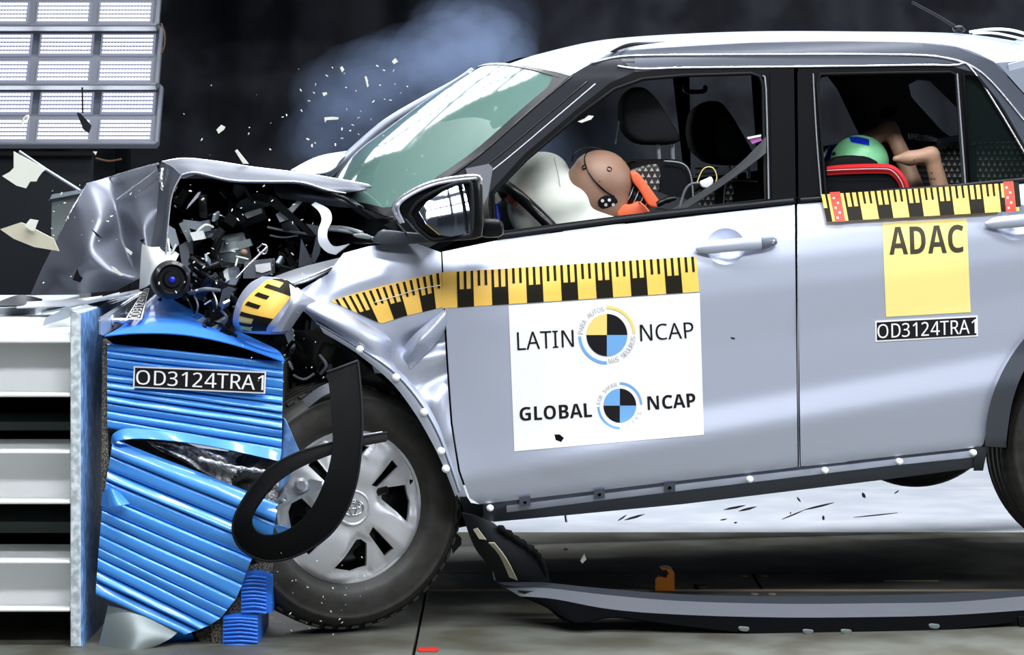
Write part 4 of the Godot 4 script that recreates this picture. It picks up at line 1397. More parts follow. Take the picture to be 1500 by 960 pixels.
func wheel(c: Vector3, n: Vector3, called: String, r: float) -> void:
	var o := node_part(called, auto)
	o.position = -auto.position
	var h := 0.1
	var prof := [0.205, h - 0.03, 0.222, h - 0.012, 0.232, h - 0.002, 0.240, h + 0.003, 0.262, h + 0.006, 0.290, h + 0.004, 0.303, h + 0.001, 0.306, h + 0.003, 0.312, h - 0.004, 0.322, h - 0.012, 0.330, h - 0.024, 0.334, h - 0.036]
	for g in [0.052, 0.018, -0.018, -0.052]:
		prof.append_array([r, g + 0.006, r - 0.007, g + 0.005, r - 0.007, g - 0.005, r, g - 0.006])
	prof.append_array([0.334, -h + 0.036, 0.322, -h + 0.012, 0.300, -h, 0.24, -h + 0.002, 0.205, -h + 0.03])
	var st := start()
	var rev := []
	for i in range(prof.size() - 2, -1, -2):
		rev.append_array([prof[i], prof[i + 1]])
	add_lathe(st, c - n * h, n, rev, 72, true)
	var ty := part("tyre", done(st), M.rubber, o)
	st = start()
	for k in 54:
		var a := TAU * k / 54
		var b := frame_of(n)
		var e := b.x * cos(a) + b.y * sin(a)
		var f := b.y * cos(a) - b.x * sin(a)
		var x := Basis(f, n, e)
		add_box(st, Vector3(-0.012, -0.012, -0.006), Vector3(0.012, 0.012, 0.004), 0.002, Transform3D(x, c - n * h + e * (r - 0.006) + n * 0.060))
	part("tread_block", done(st), M.rubber, ty)
	ty.get_child(0).set_meta("kind", "stuff")
	# hub cap
	var bs := frame_of(n)
	var pocket := pg([0.36, 0.13, 0.44, 0.27, 0.84, 0.29, 0.86, 0.02, 0.84, -0.32, 0.36, 0.04])
	var hc := func(p: Vector2, off: float) -> Vector3:
		var q := p.length()
		var a := atan2(p.y, p.x)
		var blade := 0.010 * clampf(1.6 * cos(4.0 * (a - 1.15)), -1.0, 1.0) * smoothstep(0.22, 0.5, q) * (1.0 - smoothstep(0.9, 1.0, q))
		for k in 4:
			if Geometry2D.is_point_in_polygon(p.rotated(-TAU * k / 4), pocket):
				blade -= 0.005
		return c + (bs.x * p.x + bs.y * p.y) * 0.222 + n * (0.004 - 0.030 * q * q * q + blade + off)
	var ring := PackedVector2Array()
	for k in 64:
		ring.append(Vector2.from_angle(TAU * k / 64))
	var holes := []
	var turn := 0.0
	for k in 4:
		for w in [[0.41, 0.14, 0.47, 0.22, 0.76, 0.235, 0.81, 0.02, 0.75, -0.23, 0.60, -0.09, 0.41, 0.08], [0.25, 0.27, 0.55, 0.57, 0.65, 0.47, 0.35, 0.235]]:
			var hh := PackedVector2Array()
			for p in pg(w):
				hh.append(p.rotated(TAU * k / 4 + turn))
			holes.append(hh)
	st = start()
	add_panel(st, ring, hc, 0.012, 0.036, holes)
	var cap := part("hubcap", done(st), M.hubcap, o)
	part("cap_rim", lathe(c, n, [0.222, -0.036, 0.227, -0.028, 0.224, -0.020, 0.206, -0.022], 64, true), M.hubcap, cap)
	part("cap_centre", lathe(c + n * 0.004, n, [0.050, -0.01, 0.050, 0.004, 0.046, 0.006, 0.042, 0.003, 0.0, 0.004], 40), M.hubcap, cap)
	st = start()
	for el in [[0.0, 0.0, 0.030, 0.021], [0.0, 0.006, 0.022, 0.008], [0.0, 0.0, 0.009, 0.020]]:
		var lp := []
		for k in 28:
			var a := TAU * k / 28
			lp.append(c + bs.x * (el[0] + el[2] * cos(a)) + bs.y * (el[1] + el[3] * sin(a)) + n * 0.009)
		add_tube(st, lp, 0.0026, 6, 1.0, true)
	part("emblem", done(st), M.chrome, cap)
	# the dark rim behind with its nuts
	st = start()
	add_lathe(st, c - n * 0.05, n, [0.205, 0.02, 0.19, -0.02, 0.12, 0.006, 0.06, 0.010, 0.0, 0.012], 48)
	var rim := part("rim", done(st), M.gloss_black, o)
	for k in 8:
		var a := TAU * k / 8 + 0.3
		part("rim_hole", lathe(c - n * 0.045 + (bs.x * cos(a) + bs.y * sin(a)) * 0.145, n, [0.018, -0.004, 0.018, 0.002, 0.0, 0.002], 16), M.void_black, rim)
	for k in 5:
		var a := TAU * k / 5 + 0.5
		part("wheel_nut", lathe(c - n * 0.045 + (bs.x * cos(a) + bs.y * sin(a)) * 0.10, n, [0.011, 0.0, 0.011, 0.016, 0.007, 0.02, 0.0, 0.02], 6), M.dark_plastic, rim)
	part("brake_drum", lathe(c - n * 0.13, n, [0.17, 0.0, 0.17, 0.05, 0.0, 0.05], 32), M.dark_plastic, rim)
	part("valve", tube([c - n * 0.02 + bs.x * 0.075 + bs.y * 0.035, c + n * 0.012 + bs.x * 0.098 + bs.y * 0.046], [0.012, 0.011], 10, 1), M.gloss_black, cap)

func eased(a: Array, k: int) -> Array:     # a smooth line through px, py pairs
	var p := []
	for q in pg(a):
		p.append(Vector3(q.x, q.y, 0))
	var r := []
	for q in spline(p, k):
		r.append_array([q.x, q.y])
	return r

func pillow(poly: Array, surf: Callable, t: float, r: float) -> ArrayMesh:     # a cushion: its outline rounded over to both faces
	var p := pg(poly)
	var out := PackedVector2Array()
	for i in p.size():      # one more point on each edge, corners eased
		var a := p[i]
		var b := p[(i + 1) % p.size()]
		out.append(a.lerp(b, 0.2))
		out.append(a.lerp(b, 0.8))
	var c := Vector2()
	for q in out:
		c += q / out.size()
	var st := start()
	var rings := []
	for l in [[0.80, 0.0], [0.90, 0.12], [0.97, 0.45], [1.0, 1.0]]:
		var ring := []
		for q in out:
			ring.append(surf.call(c + (q - c) * l[0], -r * l[1]))
		rings.append(ring)
	for l in [[1.0, 1.0], [0.97, 0.45], [0.90, 0.12], [0.80, 0.0]]:
		var ring := []
		for q in out:
			ring.append(surf.call(c + (q - c) * l[0], -t + r * l[1]))
		rings.append(ring)
	var m: Vector3 = surf.call(c, -t / 2)
	st.set_smooth_group(1)
	for j in rings.size() - 1:
		for i in out.size():
			var k := (i + 1) % out.size()
			quad(st, rings[j][i], rings[j][k], rings[j + 1][k], rings[j + 1][i], (rings[j][i] + rings[j + 1][k]) / 2 - m)
	var ix := Geometry2D.triangulate_polygon(out)
	for i in range(0, ix.size(), 3):
		var f: Array = rings[0]
		var b: Array = rings[-1]
		tri(st, f[ix[i]], f[ix[i + 1]], f[ix[i + 2]], f[ix[i]] - b[ix[i]])
		tri(st, b[ix[i]], b[ix[i + 1]], b[ix[i + 2]], b[ix[i]] - f[ix[i]])
	return done(st)

func grid_surf(grid: Array) -> Callable:      # a surface over (u, v) in 0..1 through a grid of points
	var g := dense(grid, 8, 8)
	return func(p: Vector2, off: float) -> Vector3:
		var h := g.size() - 1
		var w: int = g[0].size() - 1
		var x := clampf(p.x, 0, 1) * w
		var y := clampf(p.y, 0, 1) * h
		var i := mini(int(x), w - 1)
		var j := mini(int(y), h - 1)
		var a: Vector3 = g[j][i].lerp(g[j][i + 1], x - i)
		var b: Vector3 = g[j + 1][i].lerp(g[j + 1][i + 1], x - i)
		var n: Vector3 = (g[j][i + 1] - g[j][i]).cross(g[j + 1][i] - g[j][i]).normalized()
		if n.dot(Vector3(0, CY, D) - a) < 0:
			n = -n
		return a.lerp(b, y - j) + n * off

func sides(a: Array, off: float) -> Array:     # px, py pairs to points on the flank
	var r := []
	for p in pg(a):
		r.append(side(p, off))
	return r

func car_front() -> void:
	var o := auto
	fender_dents = [[600, 505, 650, 500, 14, -0.03], [622, 560, 650, 545, 16, -0.025], [520, 385, 600, 380, 26, 0.012], [640, 590, 655, 640, 9, 0.015], [490, 425, 560, 400, 12, 0.008], [448, 430, 470, 410, 14, -0.03]]
	var fe := part("fender", panel([646, 370, 600, 353, 540, 361, 503, 371, 492, 386, 480, 402, 452, 418, 436, 428, 440, 452, 470, 478, 505, 503, 545, 531, 585, 568, 615, 606, 640, 656, 655, 696, 676, 738, 686, 733, 671, 690, 660, 620, 653, 520, 649, 440], fender_at, 0.006, 8.0), M.paint, o, "crumpled silver front fender")
	part("fender_fold", sheet(rows3([437, 431, 0.02, 470, 441, 0.0, 510, 456, -0.01, 560, 480, -0.05, 596, 492, -0.10, 440, 436, 0.07, 472, 450, 0.06, 512, 467, 0.05, 556, 492, 0.015, 598, 508, -0.09, 446, 452, 0.08, 478, 468, 0.075, 512, 486, 0.065, 552, 509, 0.03, 592, 524, -0.08, 468, 474, 0.02, 490, 488, 0.03, 516, 505, 0.03, 550, 528, 0.02, 580, 548, -0.01], 5), 6, 6, 0.003), M.paint, fe)
	part("fender_fin", sheet(rows3([582, 520, -0.07, 605, 492, -0.02, 630, 470, -0.04, 652, 453, -0.05, 588, 529, -0.04, 612, 505, 0.03, 634, 480, 0.01, 653, 460, -0.03, 602, 540, -0.03, 628, 515, -0.04, 645, 495, -0.05, 655, 478, -0.06], 4), 6, 6, 0.003), M.paint, fe)
	var li := [[462, 468, 474, 488, 0.03], [512, 497, 520, 516, 0.03], [570, 531, 572, 559, 0.015], [612, 572, 608, 606, 0.0], [641, 620, 635, 653, -0.02], [660, 672, 653, 692, -0.04], [675, 718, 667, 728, -0.055]]
	var g := [[], [], []]
	for l in li:
		g[0].append(at(l[0], l[1], l[4] - 0.005))
		g[1].append(at(lerpf(l[0], l[2], 0.35), lerpf(l[1], l[3], 0.35), l[4] + 0.02))
		g[2].append(at(l[2], l[3], l[4] + 0.015))
	var lip := part("arch_lip", sheet(g, 6, 4, 0.004), M.paint, fe)
	part("lip_bead", tube(spline(g[1], 1), 0.003, 6, 4), M.paint_dark, fe)
	for c in [[527, 512, 0.05], [580, 553, 0.04], [621, 604, 0.02], [646, 661, -0.005], [653, 687, -0.015]]:
		part("clip", lathe(at(c[0], c[1], c[2] - 0.005), Vector3(0.2, 0, 1), [0.011, -0.004, 0.011, 0.004, 0.006, 0.008, 0.0, 0.009], 12), M.sticker_white, fe)
	part("tab", slab([545, 536, 556, 540, 560, 547, 549, 547], 0.0, 0.004), M.paint, fe)
	# the tape across the fender
	var fq := v4([484, 441, 646, 399, 650, 452, 515, 489])
	tape(fe, fender_at, pg([484, 441, 520, 430, 560, 419, 600, 409, 646, 399.5, 649, 450, 620, 457, 590, 464, 560, 474, 548, 470, 515, 455]), fq, -0.14, 0.305, 4, "yellow and black measuring tape across the fender", 0.002)
	part("crack", tube([fender_at(Vector2(549, 443), 0.004), fender_at(Vector2(580, 434), 0.004), fender_at(Vector2(612, 424), 0.004), fender_at(Vector2(645, 418), 0.004)], 0.0012, 5, 4), M.print_white, fe)
	# the curled nose of the fender with a last piece of tape
	var ng := rows3([384, 405, 0.0, 400, 406, 0.05, 420, 411, 0.07, 440, 424, 0.04, 364, 417, 0.0, 384, 424, 0.08, 408, 431, 0.11, 437, 440, 0.08, 348, 440, 0.0, 364, 447, 0.09, 394, 455, 0.13, 426, 460, 0.1, 341, 468, 0.0, 355, 472, 0.08, 384, 476, 0.12, 416, 482, 0.1, 344, 485, -0.05, 362, 488, 0.02, 388, 490, 0.05, 420, 490, 0.03], 4)
	var ns := part("fender_nose", sheet(ng, 8, 8, 0.003), M.paint, fe, "curled silver metal at the nose of the fender")
	var gs := grid_surf(ng)
	var st := start()
	var band := pg([0.27, 0.10, 0.62, 0.0, 0.88, 0.03, 0.80, 0.5, 0.72, 0.86, 0.30, 0.92, 0.22, 0.5])
	add_panel(st, band, func(p: Vector2, f: float) -> Vector3: return gs.call(p, f + 0.0018), 0.001, 0.06)
	var tp := part("measuring_tape", done(st), M.tape_yellow, ns, "short curved piece of yellow and black tape")
	st = start()
	var tq := v4([0.40, -0.02, 0.20, 0.93, 0.74, 0.93, 0.92, 0.0])
	for m in tape_marks(tq, -0.12, 0.78, 2, band):
		add_panel(st, m, func(p: Vector2, f: float) -> Vector3: return gs.call(p, f + 0.003), 0.0008, 0.06)
	part("tape_print", done(st), M.tape_black, ns)
	part("fender_crease", sheet(rows3([424, 416, 0.09, 442, 428, 0.11, 464, 441, 0.05, 424, 445, 0.14, 434, 448, 0.14, 449, 450, 0.08, 398, 486, 0.1, 412, 486, 0.11, 425, 484, 0.06], 3), 6, 6, 0.003), M.paint, fe)
	part("inner_fender", sheet(rows3([395, 408, -0.1, 440, 392, -0.12, 500, 377, -0.15, 420, 418, -0.02, 450, 412, -0.05, 490, 392, -0.1], 3), 5, 3, 0.004), M.steel_silver, fe)
	part("inner_ridge", tube(pts([425, 416, 0.0, 455, 405, -0.05, 488, 391, -0.09]), 0.004, 6, 4), M.bright_line, fe)
	# bonnet, folded up
	var hood := part("bonnet", sheet(rows3([262, 262, -1.25, 300, 250, -1.25, 340, 256, -1.25, 390, 262, -1.2, 440, 266, -1.15, 480, 272, -1.1, 500, 276, -1.05,
		236, 238, -0.5, 268, 232.5, -0.52, 312, 236, -0.5, 370, 245.5, -0.46, 440, 254, -0.42, 500, 264, -0.37, 541, 271, -0.33,
		248, 243, -0.3, 275, 241, -0.3, 318, 246, -0.28, 380, 252, -0.25, 440, 258, -0.23, 495, 269, -0.22, 536, 277, -0.24,
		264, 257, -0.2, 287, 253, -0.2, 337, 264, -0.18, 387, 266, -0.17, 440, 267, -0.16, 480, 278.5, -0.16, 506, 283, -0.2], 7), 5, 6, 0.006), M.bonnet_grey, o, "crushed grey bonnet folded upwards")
	part("bonnet_edge", tube(pts([238, 238, -0.48, 268, 233, -0.5, 312, 237, -0.48, 370, 246, -0.44, 440, 254.5, -0.4, 500, 264.5, -0.35, 540, 272, -0.31]), 0.0042, 6, 5), M.bright_line, hood)
	part("bonnet_hem", tube(pts([264, 257, -0.19, 287, 253, -0.19, 337, 264, -0.17, 387, 266, -0.16, 440, 267, -0.15, 480, 278.5, -0.15, 506, 283, -0.19]), 0.0028, 6, 5), M.bright_line, hood)
	part("bonnet_fold", sheet(rows3([234, 240, -0.42, 250, 243, -0.26, 265, 256, -0.18, 232, 285, -0.36, 243, 284, -0.2, 251, 286, -0.17, 226, 335, -0.3, 238, 330, -0.18, 245, 330, -0.16, 212, 385, -0.26, 230, 378, -0.17, 243, 371, -0.15], 3), 6, 6, 0.005), M.bonnet_grey, hood)
	part("fold_edge", tube(pts([266, 256, -0.17, 252, 285, -0.16, 246, 330, -0.15, 243, 372, -0.14]), 0.0028, 6, 5), M.bright_line, hood)
	part("torn_edge", tube(pts([238, 246, -0.3, 236, 262, -0.29, 239, 280, -0.28]), [0.002, 0.008, 0.004, 0.009, 0.005, 0.01, 0.006, 0.004, 0.008, 0.006, 0.002], 6), M.bright_line, hood)
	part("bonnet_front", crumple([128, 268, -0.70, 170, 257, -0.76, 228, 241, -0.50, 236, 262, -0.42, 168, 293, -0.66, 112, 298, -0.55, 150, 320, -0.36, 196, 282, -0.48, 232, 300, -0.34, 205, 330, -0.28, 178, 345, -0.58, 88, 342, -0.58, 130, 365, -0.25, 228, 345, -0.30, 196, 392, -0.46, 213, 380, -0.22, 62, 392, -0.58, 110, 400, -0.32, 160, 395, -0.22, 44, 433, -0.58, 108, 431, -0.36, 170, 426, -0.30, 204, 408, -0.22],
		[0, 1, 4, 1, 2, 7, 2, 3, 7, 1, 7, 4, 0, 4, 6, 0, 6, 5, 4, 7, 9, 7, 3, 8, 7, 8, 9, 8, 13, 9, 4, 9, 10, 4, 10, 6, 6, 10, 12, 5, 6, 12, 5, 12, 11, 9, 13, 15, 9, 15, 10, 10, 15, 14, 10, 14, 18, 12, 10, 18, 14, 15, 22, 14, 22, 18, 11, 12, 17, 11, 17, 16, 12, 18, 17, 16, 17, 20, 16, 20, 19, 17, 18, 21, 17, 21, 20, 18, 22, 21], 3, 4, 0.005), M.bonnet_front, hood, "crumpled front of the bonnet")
	for e in [[127, 270, -0.74, 152, 263, -0.77, 190, 251, -0.61, 232, 240, -0.44], [127, 271, -0.73, 106, 306, -0.6, 96, 325, -0.6, 84, 348, -0.6], [172, 292, -0.6, 195, 275, -0.47, 215, 260, -0.43, 230, 248, -0.42]]:
		part("fold_edge", tube(pts(e), 0.003, 6, 4), M.bright_line, hood)
	part("bonnet_inner", sheet(rows3([398, 268, -0.3, 440, 268, -0.28, 485, 279, -0.26, 512, 288, -0.26, 402, 282, -0.26, 448, 284, -0.2, 490, 290, -0.2, 528, 300, -0.22, 412, 291, -0.25, 452, 297, -0.22, 492, 303, -0.22, 533, 306, -0.24], 4), 5, 5, 0.004), M.trim_grey, hood)
	part("inner_rib", tube(pts([440, 270, -0.2, 480, 282, -0.18, 505, 291, -0.18, 522, 303, -0.2]), 0.006, 6, 5), M.gloss_black, hood)
	part("far_fender", sheet(rows3([426, 249, -1.35, 466, 229, -1.45, 516, 220, -1.5, 440, 252, -1.3, 472, 243, -1.35, 500, 233, -1.42, 450, 256, -1.28, 478, 252, -1.3, 492, 244, -1.35], 3), 6, 6, 0.004), M.paint, o, "upper edge of the far fender")
	part("bonnet_hinge", sheet(hinge_grid(), 5, 2, 0.006), M.steel_silver, o, "S-shaped bonnet hinge")
	# windscreen with its dark border
	var wn := [side(Vector2(572, 320), -0.01), side(Vector2(640, 271), -0.008), side(Vector2(704, 227), -0.008), side(Vector2(782, 158), -0.006), side(Vector2(836, 113), -0.006)]
	var wf := [at(462, 300, -1.42), at(512, 232, -1.4), at(560, 192, -1.38), at(640, 136, -1.35), at(690, 107, -1.32)]
	var wg := []
	for i in 5:
		var row := []
		for k in 6:
			var u := k / 5.0
			row.append(wn[i].lerp(wf[i], u) + Vector3(-0.05, 0.035, 0.0) * (4.0 * u * (1.0 - u)))
		wg.append(row)
	part("windscreen", sheet(wg, 5, 5, 0.004), M.windscreen, o, "greenish windscreen")
	var ws := grid_surf(wg)
	st = start()
	for b in [[0, 0, 0.05, 0, 0.055, 1, 0, 1], [0, 0.955, 0.2, 0.965, 1, 0.985, 1, 1, 0, 1], [0.05, 0.86, 0.09, 0.955, 0.05, 0.955], [0, 0, 1, 0, 1, 0.015, 0.3, 0.02, 0.1, 0.05, 0, 0.12]]:
		add_panel(st, pg(b), func(p: Vector2, f: float) -> Vector3: return ws.call(p, f + 0.003), 0.002, 0.05)
	part("windscreen_border", done(st), M.gloss_black, o)
	part("far_pillar", tube(pts([478, 258, -1.46, 522, 217, -1.47, 566, 180, -1.47, 620, 148, -1.46, 668, 122, -1.44, 694, 104, -1.42]), 0.014, 8, 5), M.paint, o)
	# plastic trough below the windscreen
	var cowl := part("cowl", sheet(rows3([462, 306, -1.2, 500, 314, -0.7, 545, 322, -0.25, 574, 318, -0.06, 440, 330, -1.0, 485, 336, -0.6, 540, 340, -0.2, 590, 338, -0.03, 438, 350, -0.9, 480, 352, -0.5, 540, 356, -0.15, 600, 350, -0.03], 4), 4, 4, 0.006), M.gloss_black, o)
	part("cowl_corner", pillow([543, 353, 557, 336, 578, 338, 640, 344, 645, 356, 560, 359], plane_z(-0.03), 0.06, 0.01), M.trim_grey, cowl)
	part("cowl_cover", slab([562, 330, 590, 318, 612, 318, 640, 345, 600, 350], -0.05, 0.04), M.dark_plastic, cowl)
	for w in [[478, 336, -0.25, 512, 340, -0.2, 547, 350, -0.12, 0.006], [478, 333, -0.27, 506, 335, -0.22, 530, 342, -0.15, 0.007], [392, 333, -0.3, 430, 340, -0.28, 476, 346, -0.25, 0.004], [396, 345, -0.32, 415, 348, -0.3, 436, 345, -0.28, 0.003]]:
		part("wiper_arm", tube(pts(w.slice(0, 9)), w[9], 6, 5), M.steel_silver, cowl)
	part("wiper_blade", pillow([515, 343, 535, 342, 545, 347, 543, 352, 520, 348], plane_z(-0.1), 0.02, 0.004), M.sheet_grey, cowl)
	mirror_build()
	engine()
	var wn2 := Vector3(sin(deg_to_rad(24)), 0.0, cos(deg_to_rad(24)))
	wheel(at(516, 744, -0.03), wn2, "front_wheel", 0.345)
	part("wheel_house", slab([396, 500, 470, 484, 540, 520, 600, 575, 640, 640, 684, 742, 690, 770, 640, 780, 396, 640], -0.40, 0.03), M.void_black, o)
	part("liner", sheet(rows3([414, 612, -0.02, 440, 588, 0.0, 470, 566, 0.01, 496, 556, 0.0, 422, 625, 0.0, 446, 602, 0.02, 474, 580, 0.03, 500, 570, 0.02], 4), 4, 3, 0.003), M.grey_plastic, o)
	part("liner", sheet(rows3([430, 486, -0.02, 470, 485, -0.02, 500, 500, -0.02, 540, 540, -0.03, 580, 570, -0.05, 434, 520, -0.08, 460, 530, -0.04, 490, 535, -0.07, 530, 556, -0.05, 570, 575, -0.09, 440, 560, -0.1, 470, 560, -0.08, 500, 562, -0.1, 540, 566, -0.08, 574, 580, -0.12], 5), 5, 5, 0.004), M.gloss_black, o, "torn black wheel arch liner")

func hinge_grid() -> Array:
	var l := [456, 300, 467, 310, 471, 322, 466, 338, 467, 356, 478, 369, 492, 373]
	var r := [462, 296, 482, 307, 486, 322, 480, 337, 480, 350, 490, 361, 512, 357]
	var g := [[], []]
	for i in range(0, 14, 2):
		g[0].append(at(l[i], l[i + 1], -0.1 + 0.004 * i))
		g[1].append(at(r[i], r[i + 1], -0.1 + 0.004 * i))
	return [g[0], [], g[1]].filter(func(x): return x.size() > 0)

func mirror_build() -> void:
	var m := part("door_mirror", pillow([577, 301, 600, 281, 640, 265, 697, 257.5, 706, 264, 709, 346, 692, 352, 627, 354.5, 606, 337, 590, 318], plane_z(0.15), 0.13, 0.02), M.gloss_black, auto, "black door mirror showing a lamp bank")
	part("mirror_cap", sheet([[at(583, 324, 0.1), at(576, 301, 0.1), at(600, 280, 0.1), at(642, 264, 0.1), at(699, 257, 0.1)], [at(591, 327, 0.16), at(583, 303, 0.165), at(604, 284, 0.165), at(644, 268, 0.165), at(697, 261, 0.16)]], 5, 3, 0.004), M.paint, m)
	part("cap_edge", tube([at(588, 327, 0.165), at(576, 302, 0.168), at(600, 281, 0.168), at(642, 264.5, 0.168), at(698, 257.5, 0.166), at(704, 270, 0.166)], 0.0045, 8, 5), M.bright_line, m)
	var n := Vector3(0.58, 0.12, 0.80).normalized()
	var c := at(646, 308, 0.146)
	var x := Vector3.UP.cross(n).normalized()
	var y := n.cross(x)
	var flat := plane3(c, c + x, c + y)
	var st := start()
	var cam := Vector3(0, CY, D)
	add_panel(st, pg([601, 313, 612, 298, 636, 283, 660, 273, 683, 268.5, 688, 278, 688.5, 335, 680, 343, 646, 349.5, 630, 347, 611, 331]), func(p: Vector2, f: float) -> Vector3:
		var q: Vector3 = flat.call(p, 0.0)
		var r := q.distance_to(c)
		var dir := (q - cam).normalized()
		return q + n * (0.05 + f - r * r / 1.9) - dir * 0.0, 0.003, 8.0)
	part("mirror_glass", done(st), M.mirror, m, "convex mirror glass")
	part("bezel", tube([at(600, 313, 0.16), at(611, 297, 0.16), at(636, 281.5, 0.165), at(660, 271.5, 0.165), at(685, 266.5, 0.165), at(691, 278, 0.165), at(691, 336, 0.165), at(682, 345.5, 0.165), at(646, 352, 0.165), at(629, 349.5, 0.16), at(609, 332, 0.16)], 0.0055, 8, 2, 1.0, true), M.dark_plastic, m)
	part("mirror_arm", pillow([700, 322, 730, 320, 738, 330, 737, 347, 712, 349, 702, 345], plane_z(0.06), 0.1, 0.02), M.gloss_black, m)

func engine() -> void:
	var o := auto
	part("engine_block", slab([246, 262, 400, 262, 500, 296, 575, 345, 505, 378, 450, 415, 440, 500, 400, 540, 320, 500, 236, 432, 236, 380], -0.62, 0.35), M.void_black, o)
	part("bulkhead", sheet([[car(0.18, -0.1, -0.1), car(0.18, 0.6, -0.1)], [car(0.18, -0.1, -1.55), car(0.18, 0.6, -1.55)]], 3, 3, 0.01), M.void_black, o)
	# named pieces, each [name, outline, depth, thickness, material]
	var list := [
		["bracket", [262, 328, 270, 324, 284, 350, 276, 356], -0.18, 0.02, M.sheet_grey], ["bracket", [278, 341, 296, 338, 300, 350, 283, 353], -0.16, 0.03, M.white_plastic],
		["bracket", [268, 322, 292, 325, 306, 322, 309, 338, 298, 340, 272, 333], -0.24, 0.03, M.galvanised], ["bracket", [246, 330, 256, 336, 262, 358, 254, 366, 246, 350], -0.15, 0.01, M.galvanised],
		["cover", [352, 294, 378, 284, 396, 287, 398, 300, 380, 306, 358, 312, 342, 306], -0.4, 0.06, M.sheet_grey], ["cover", [356, 313, 382, 305, 384, 312, 362, 320], -0.32, 0.03, M.white_steel],
		["frame_rail", [334, 318, 340, 303, 356, 310, 360, 325, 348, 330], -0.3, 0.05, M.matt_black], ["air_duct", [363, 286, 386, 284, 400, 292, 404, 300, 376, 294, 364, 292], -0.26, 0.05, M.gloss_black],
		["strut_bar", [396, 287, 404, 290, 464, 346, 450, 344, 438, 332, 392, 298], -0.2, 0.03, M.gloss_black], ["spring_arm", [418, 310, 436, 294, 445, 293, 424, 317], -0.24, 0.03, M.steel_silver],
		["spring_arm", [404, 314, 414, 308, 422, 322, 410, 326], -0.22, 0.03, M.steel_silver], ["cover", [412, 328, 426, 322, 440, 340, 436, 342, 414, 338], -0.28, 0.02, M.trim_grey],
		["cover", [448, 328, 470, 332, 470, 345, 462, 344], -0.2, 0.02, M.trim_grey], ["fin", [437, 391, 441, 350, 457, 383, 458, 388], -0.16, 0.012, M.trim_grey],
		["fin", [455, 383, 463, 347, 472, 349, 468, 372, 461, 386], -0.17, 0.012, M.trim_grey], ["battery_box", [358, 384, 398, 380, 398, 402, 372, 408, 356, 408], -0.14, 0.1, M.grey_plastic],
		["label_plate", [374, 388, 396, 385, 397, 396, 384, 400, 375, 398], -0.135, 0.004, M.white_plastic], ["relay", [347, 355, 365, 350, 369, 360, 351, 366], -0.2, 0.03, M.sheet_grey],
		["pump", [329, 395, 346, 390, 350, 408, 345, 418, 330, 416], -0.16, 0.06, M.galvanised], ["pump", [327, 398, 333, 393, 336, 410, 330, 414], -0.15, 0.03, M.white_plastic],
		["radiator", [262, 360, 276, 352, 279, 400, 268, 400], -0.2, 0.1, M.grey_plastic], ["radiator_tank", [226, 372, 250, 366, 258, 378, 244, 386, 228, 384], -0.16, 0.04, M.galvanised],
		["hook_plate", [320, 448, 326, 424, 334, 420, 346, 424, 338, 430, 336, 440, 330, 436, 326, 450], -0.04, 0.01, M.trim_grey], ["bumper_beam", [300, 440, 330, 455, 345, 480, 350, 510, 330, 500, 310, 470], -0.12, 0.08, M.matt_black],
		["shock_pad", [400, 495, 440, 490, 470, 505, 480, 540, 470, 560, 430, 562, 416, 540], -0.2, 0.05, M.gloss_black], ["drive_shaft", [436, 520, 452, 505, 470, 520, 460, 550, 440, 545], -0.12, 0.05, M.dark_plastic]]
	for e in list:
		part(e[0], slab(e[1], e[2], e[3]), e[4], o)
	part("strut_tower", lathe(at(340, 366, -0.32), Vector3(-0.2, 1, 0.15), [0.05, -0.04, 0.05, 0.0, 0.053, 0.004, 0.05, 0.010, 0.045, 0.03, 0.044, 0.04, 0.0, 0.04], 28), M.sheet_grey, o)
	part("horn", lathe(at(251, 410, -0.06), Vector3(0.35, 0.15, 1), [0.05, -0.05, 0.055, 0.0, 0.052, 0.012, 0.042, 0.016, 0.036, 0.006, 0.026, 0.006, 0.022, 0.012, 0.0, 0.012], 32), M.gloss_black, o)
	part("horn_lens", ball(at(252, 410, -0.045), Basis().scaled(Vector3(0.009, 0.009, 0.006)), 16, 8), M.tape_blue, o)
	part("oil_cap", ball(at(357, 370, -0.2), Basis().scaled(Vector3(0.011, 0.010, 0.010)), 12, 8), M.dummy_skin, o)
	part("link_rod", tube([at(346, 408, -0.06), at(366, 386, -0.08), at(391, 362, -0.1)], [0.0035, 0.0035, 0.0035], 8, 1), M.chrome, o)
	part("rod_eye", tube(pts([384, 358, -0.1, 390, 360, -0.1, 391, 367, -0.1, 387, 372, -0.1, 380, 370, -0.1, 377, 364, -0.1]), 0.003, 6, 3, 1.0, true), M.chrome, o)
	part("pipe", tube(pts([348, 378, -0.15, 345, 390, -0.12]), 0.003, 6, 1), M.white_plastic, o)
	part("pipe", tube(pts([346, 376, -0.15, 356, 378, -0.14, 363, 380, -0.15]), 0.003, 6, 2), M.white_plastic, o)
	part("torn_cloth", sheet(rows3([208, 358, -0.2, 222, 362, -0.16, 245, 362, -0.18, 262, 372, -0.15, 206, 385, -0.2, 222, 385, -0.12, 242, 384, -0.12, 252, 392, -0.14, 204, 424, -0.2, 214, 420, -0.14, 226, 412, -0.12, 236, 404, -0.14], 4), 6, 6, 0.002), M.white_plastic, o, "white torn lining at the radiator")
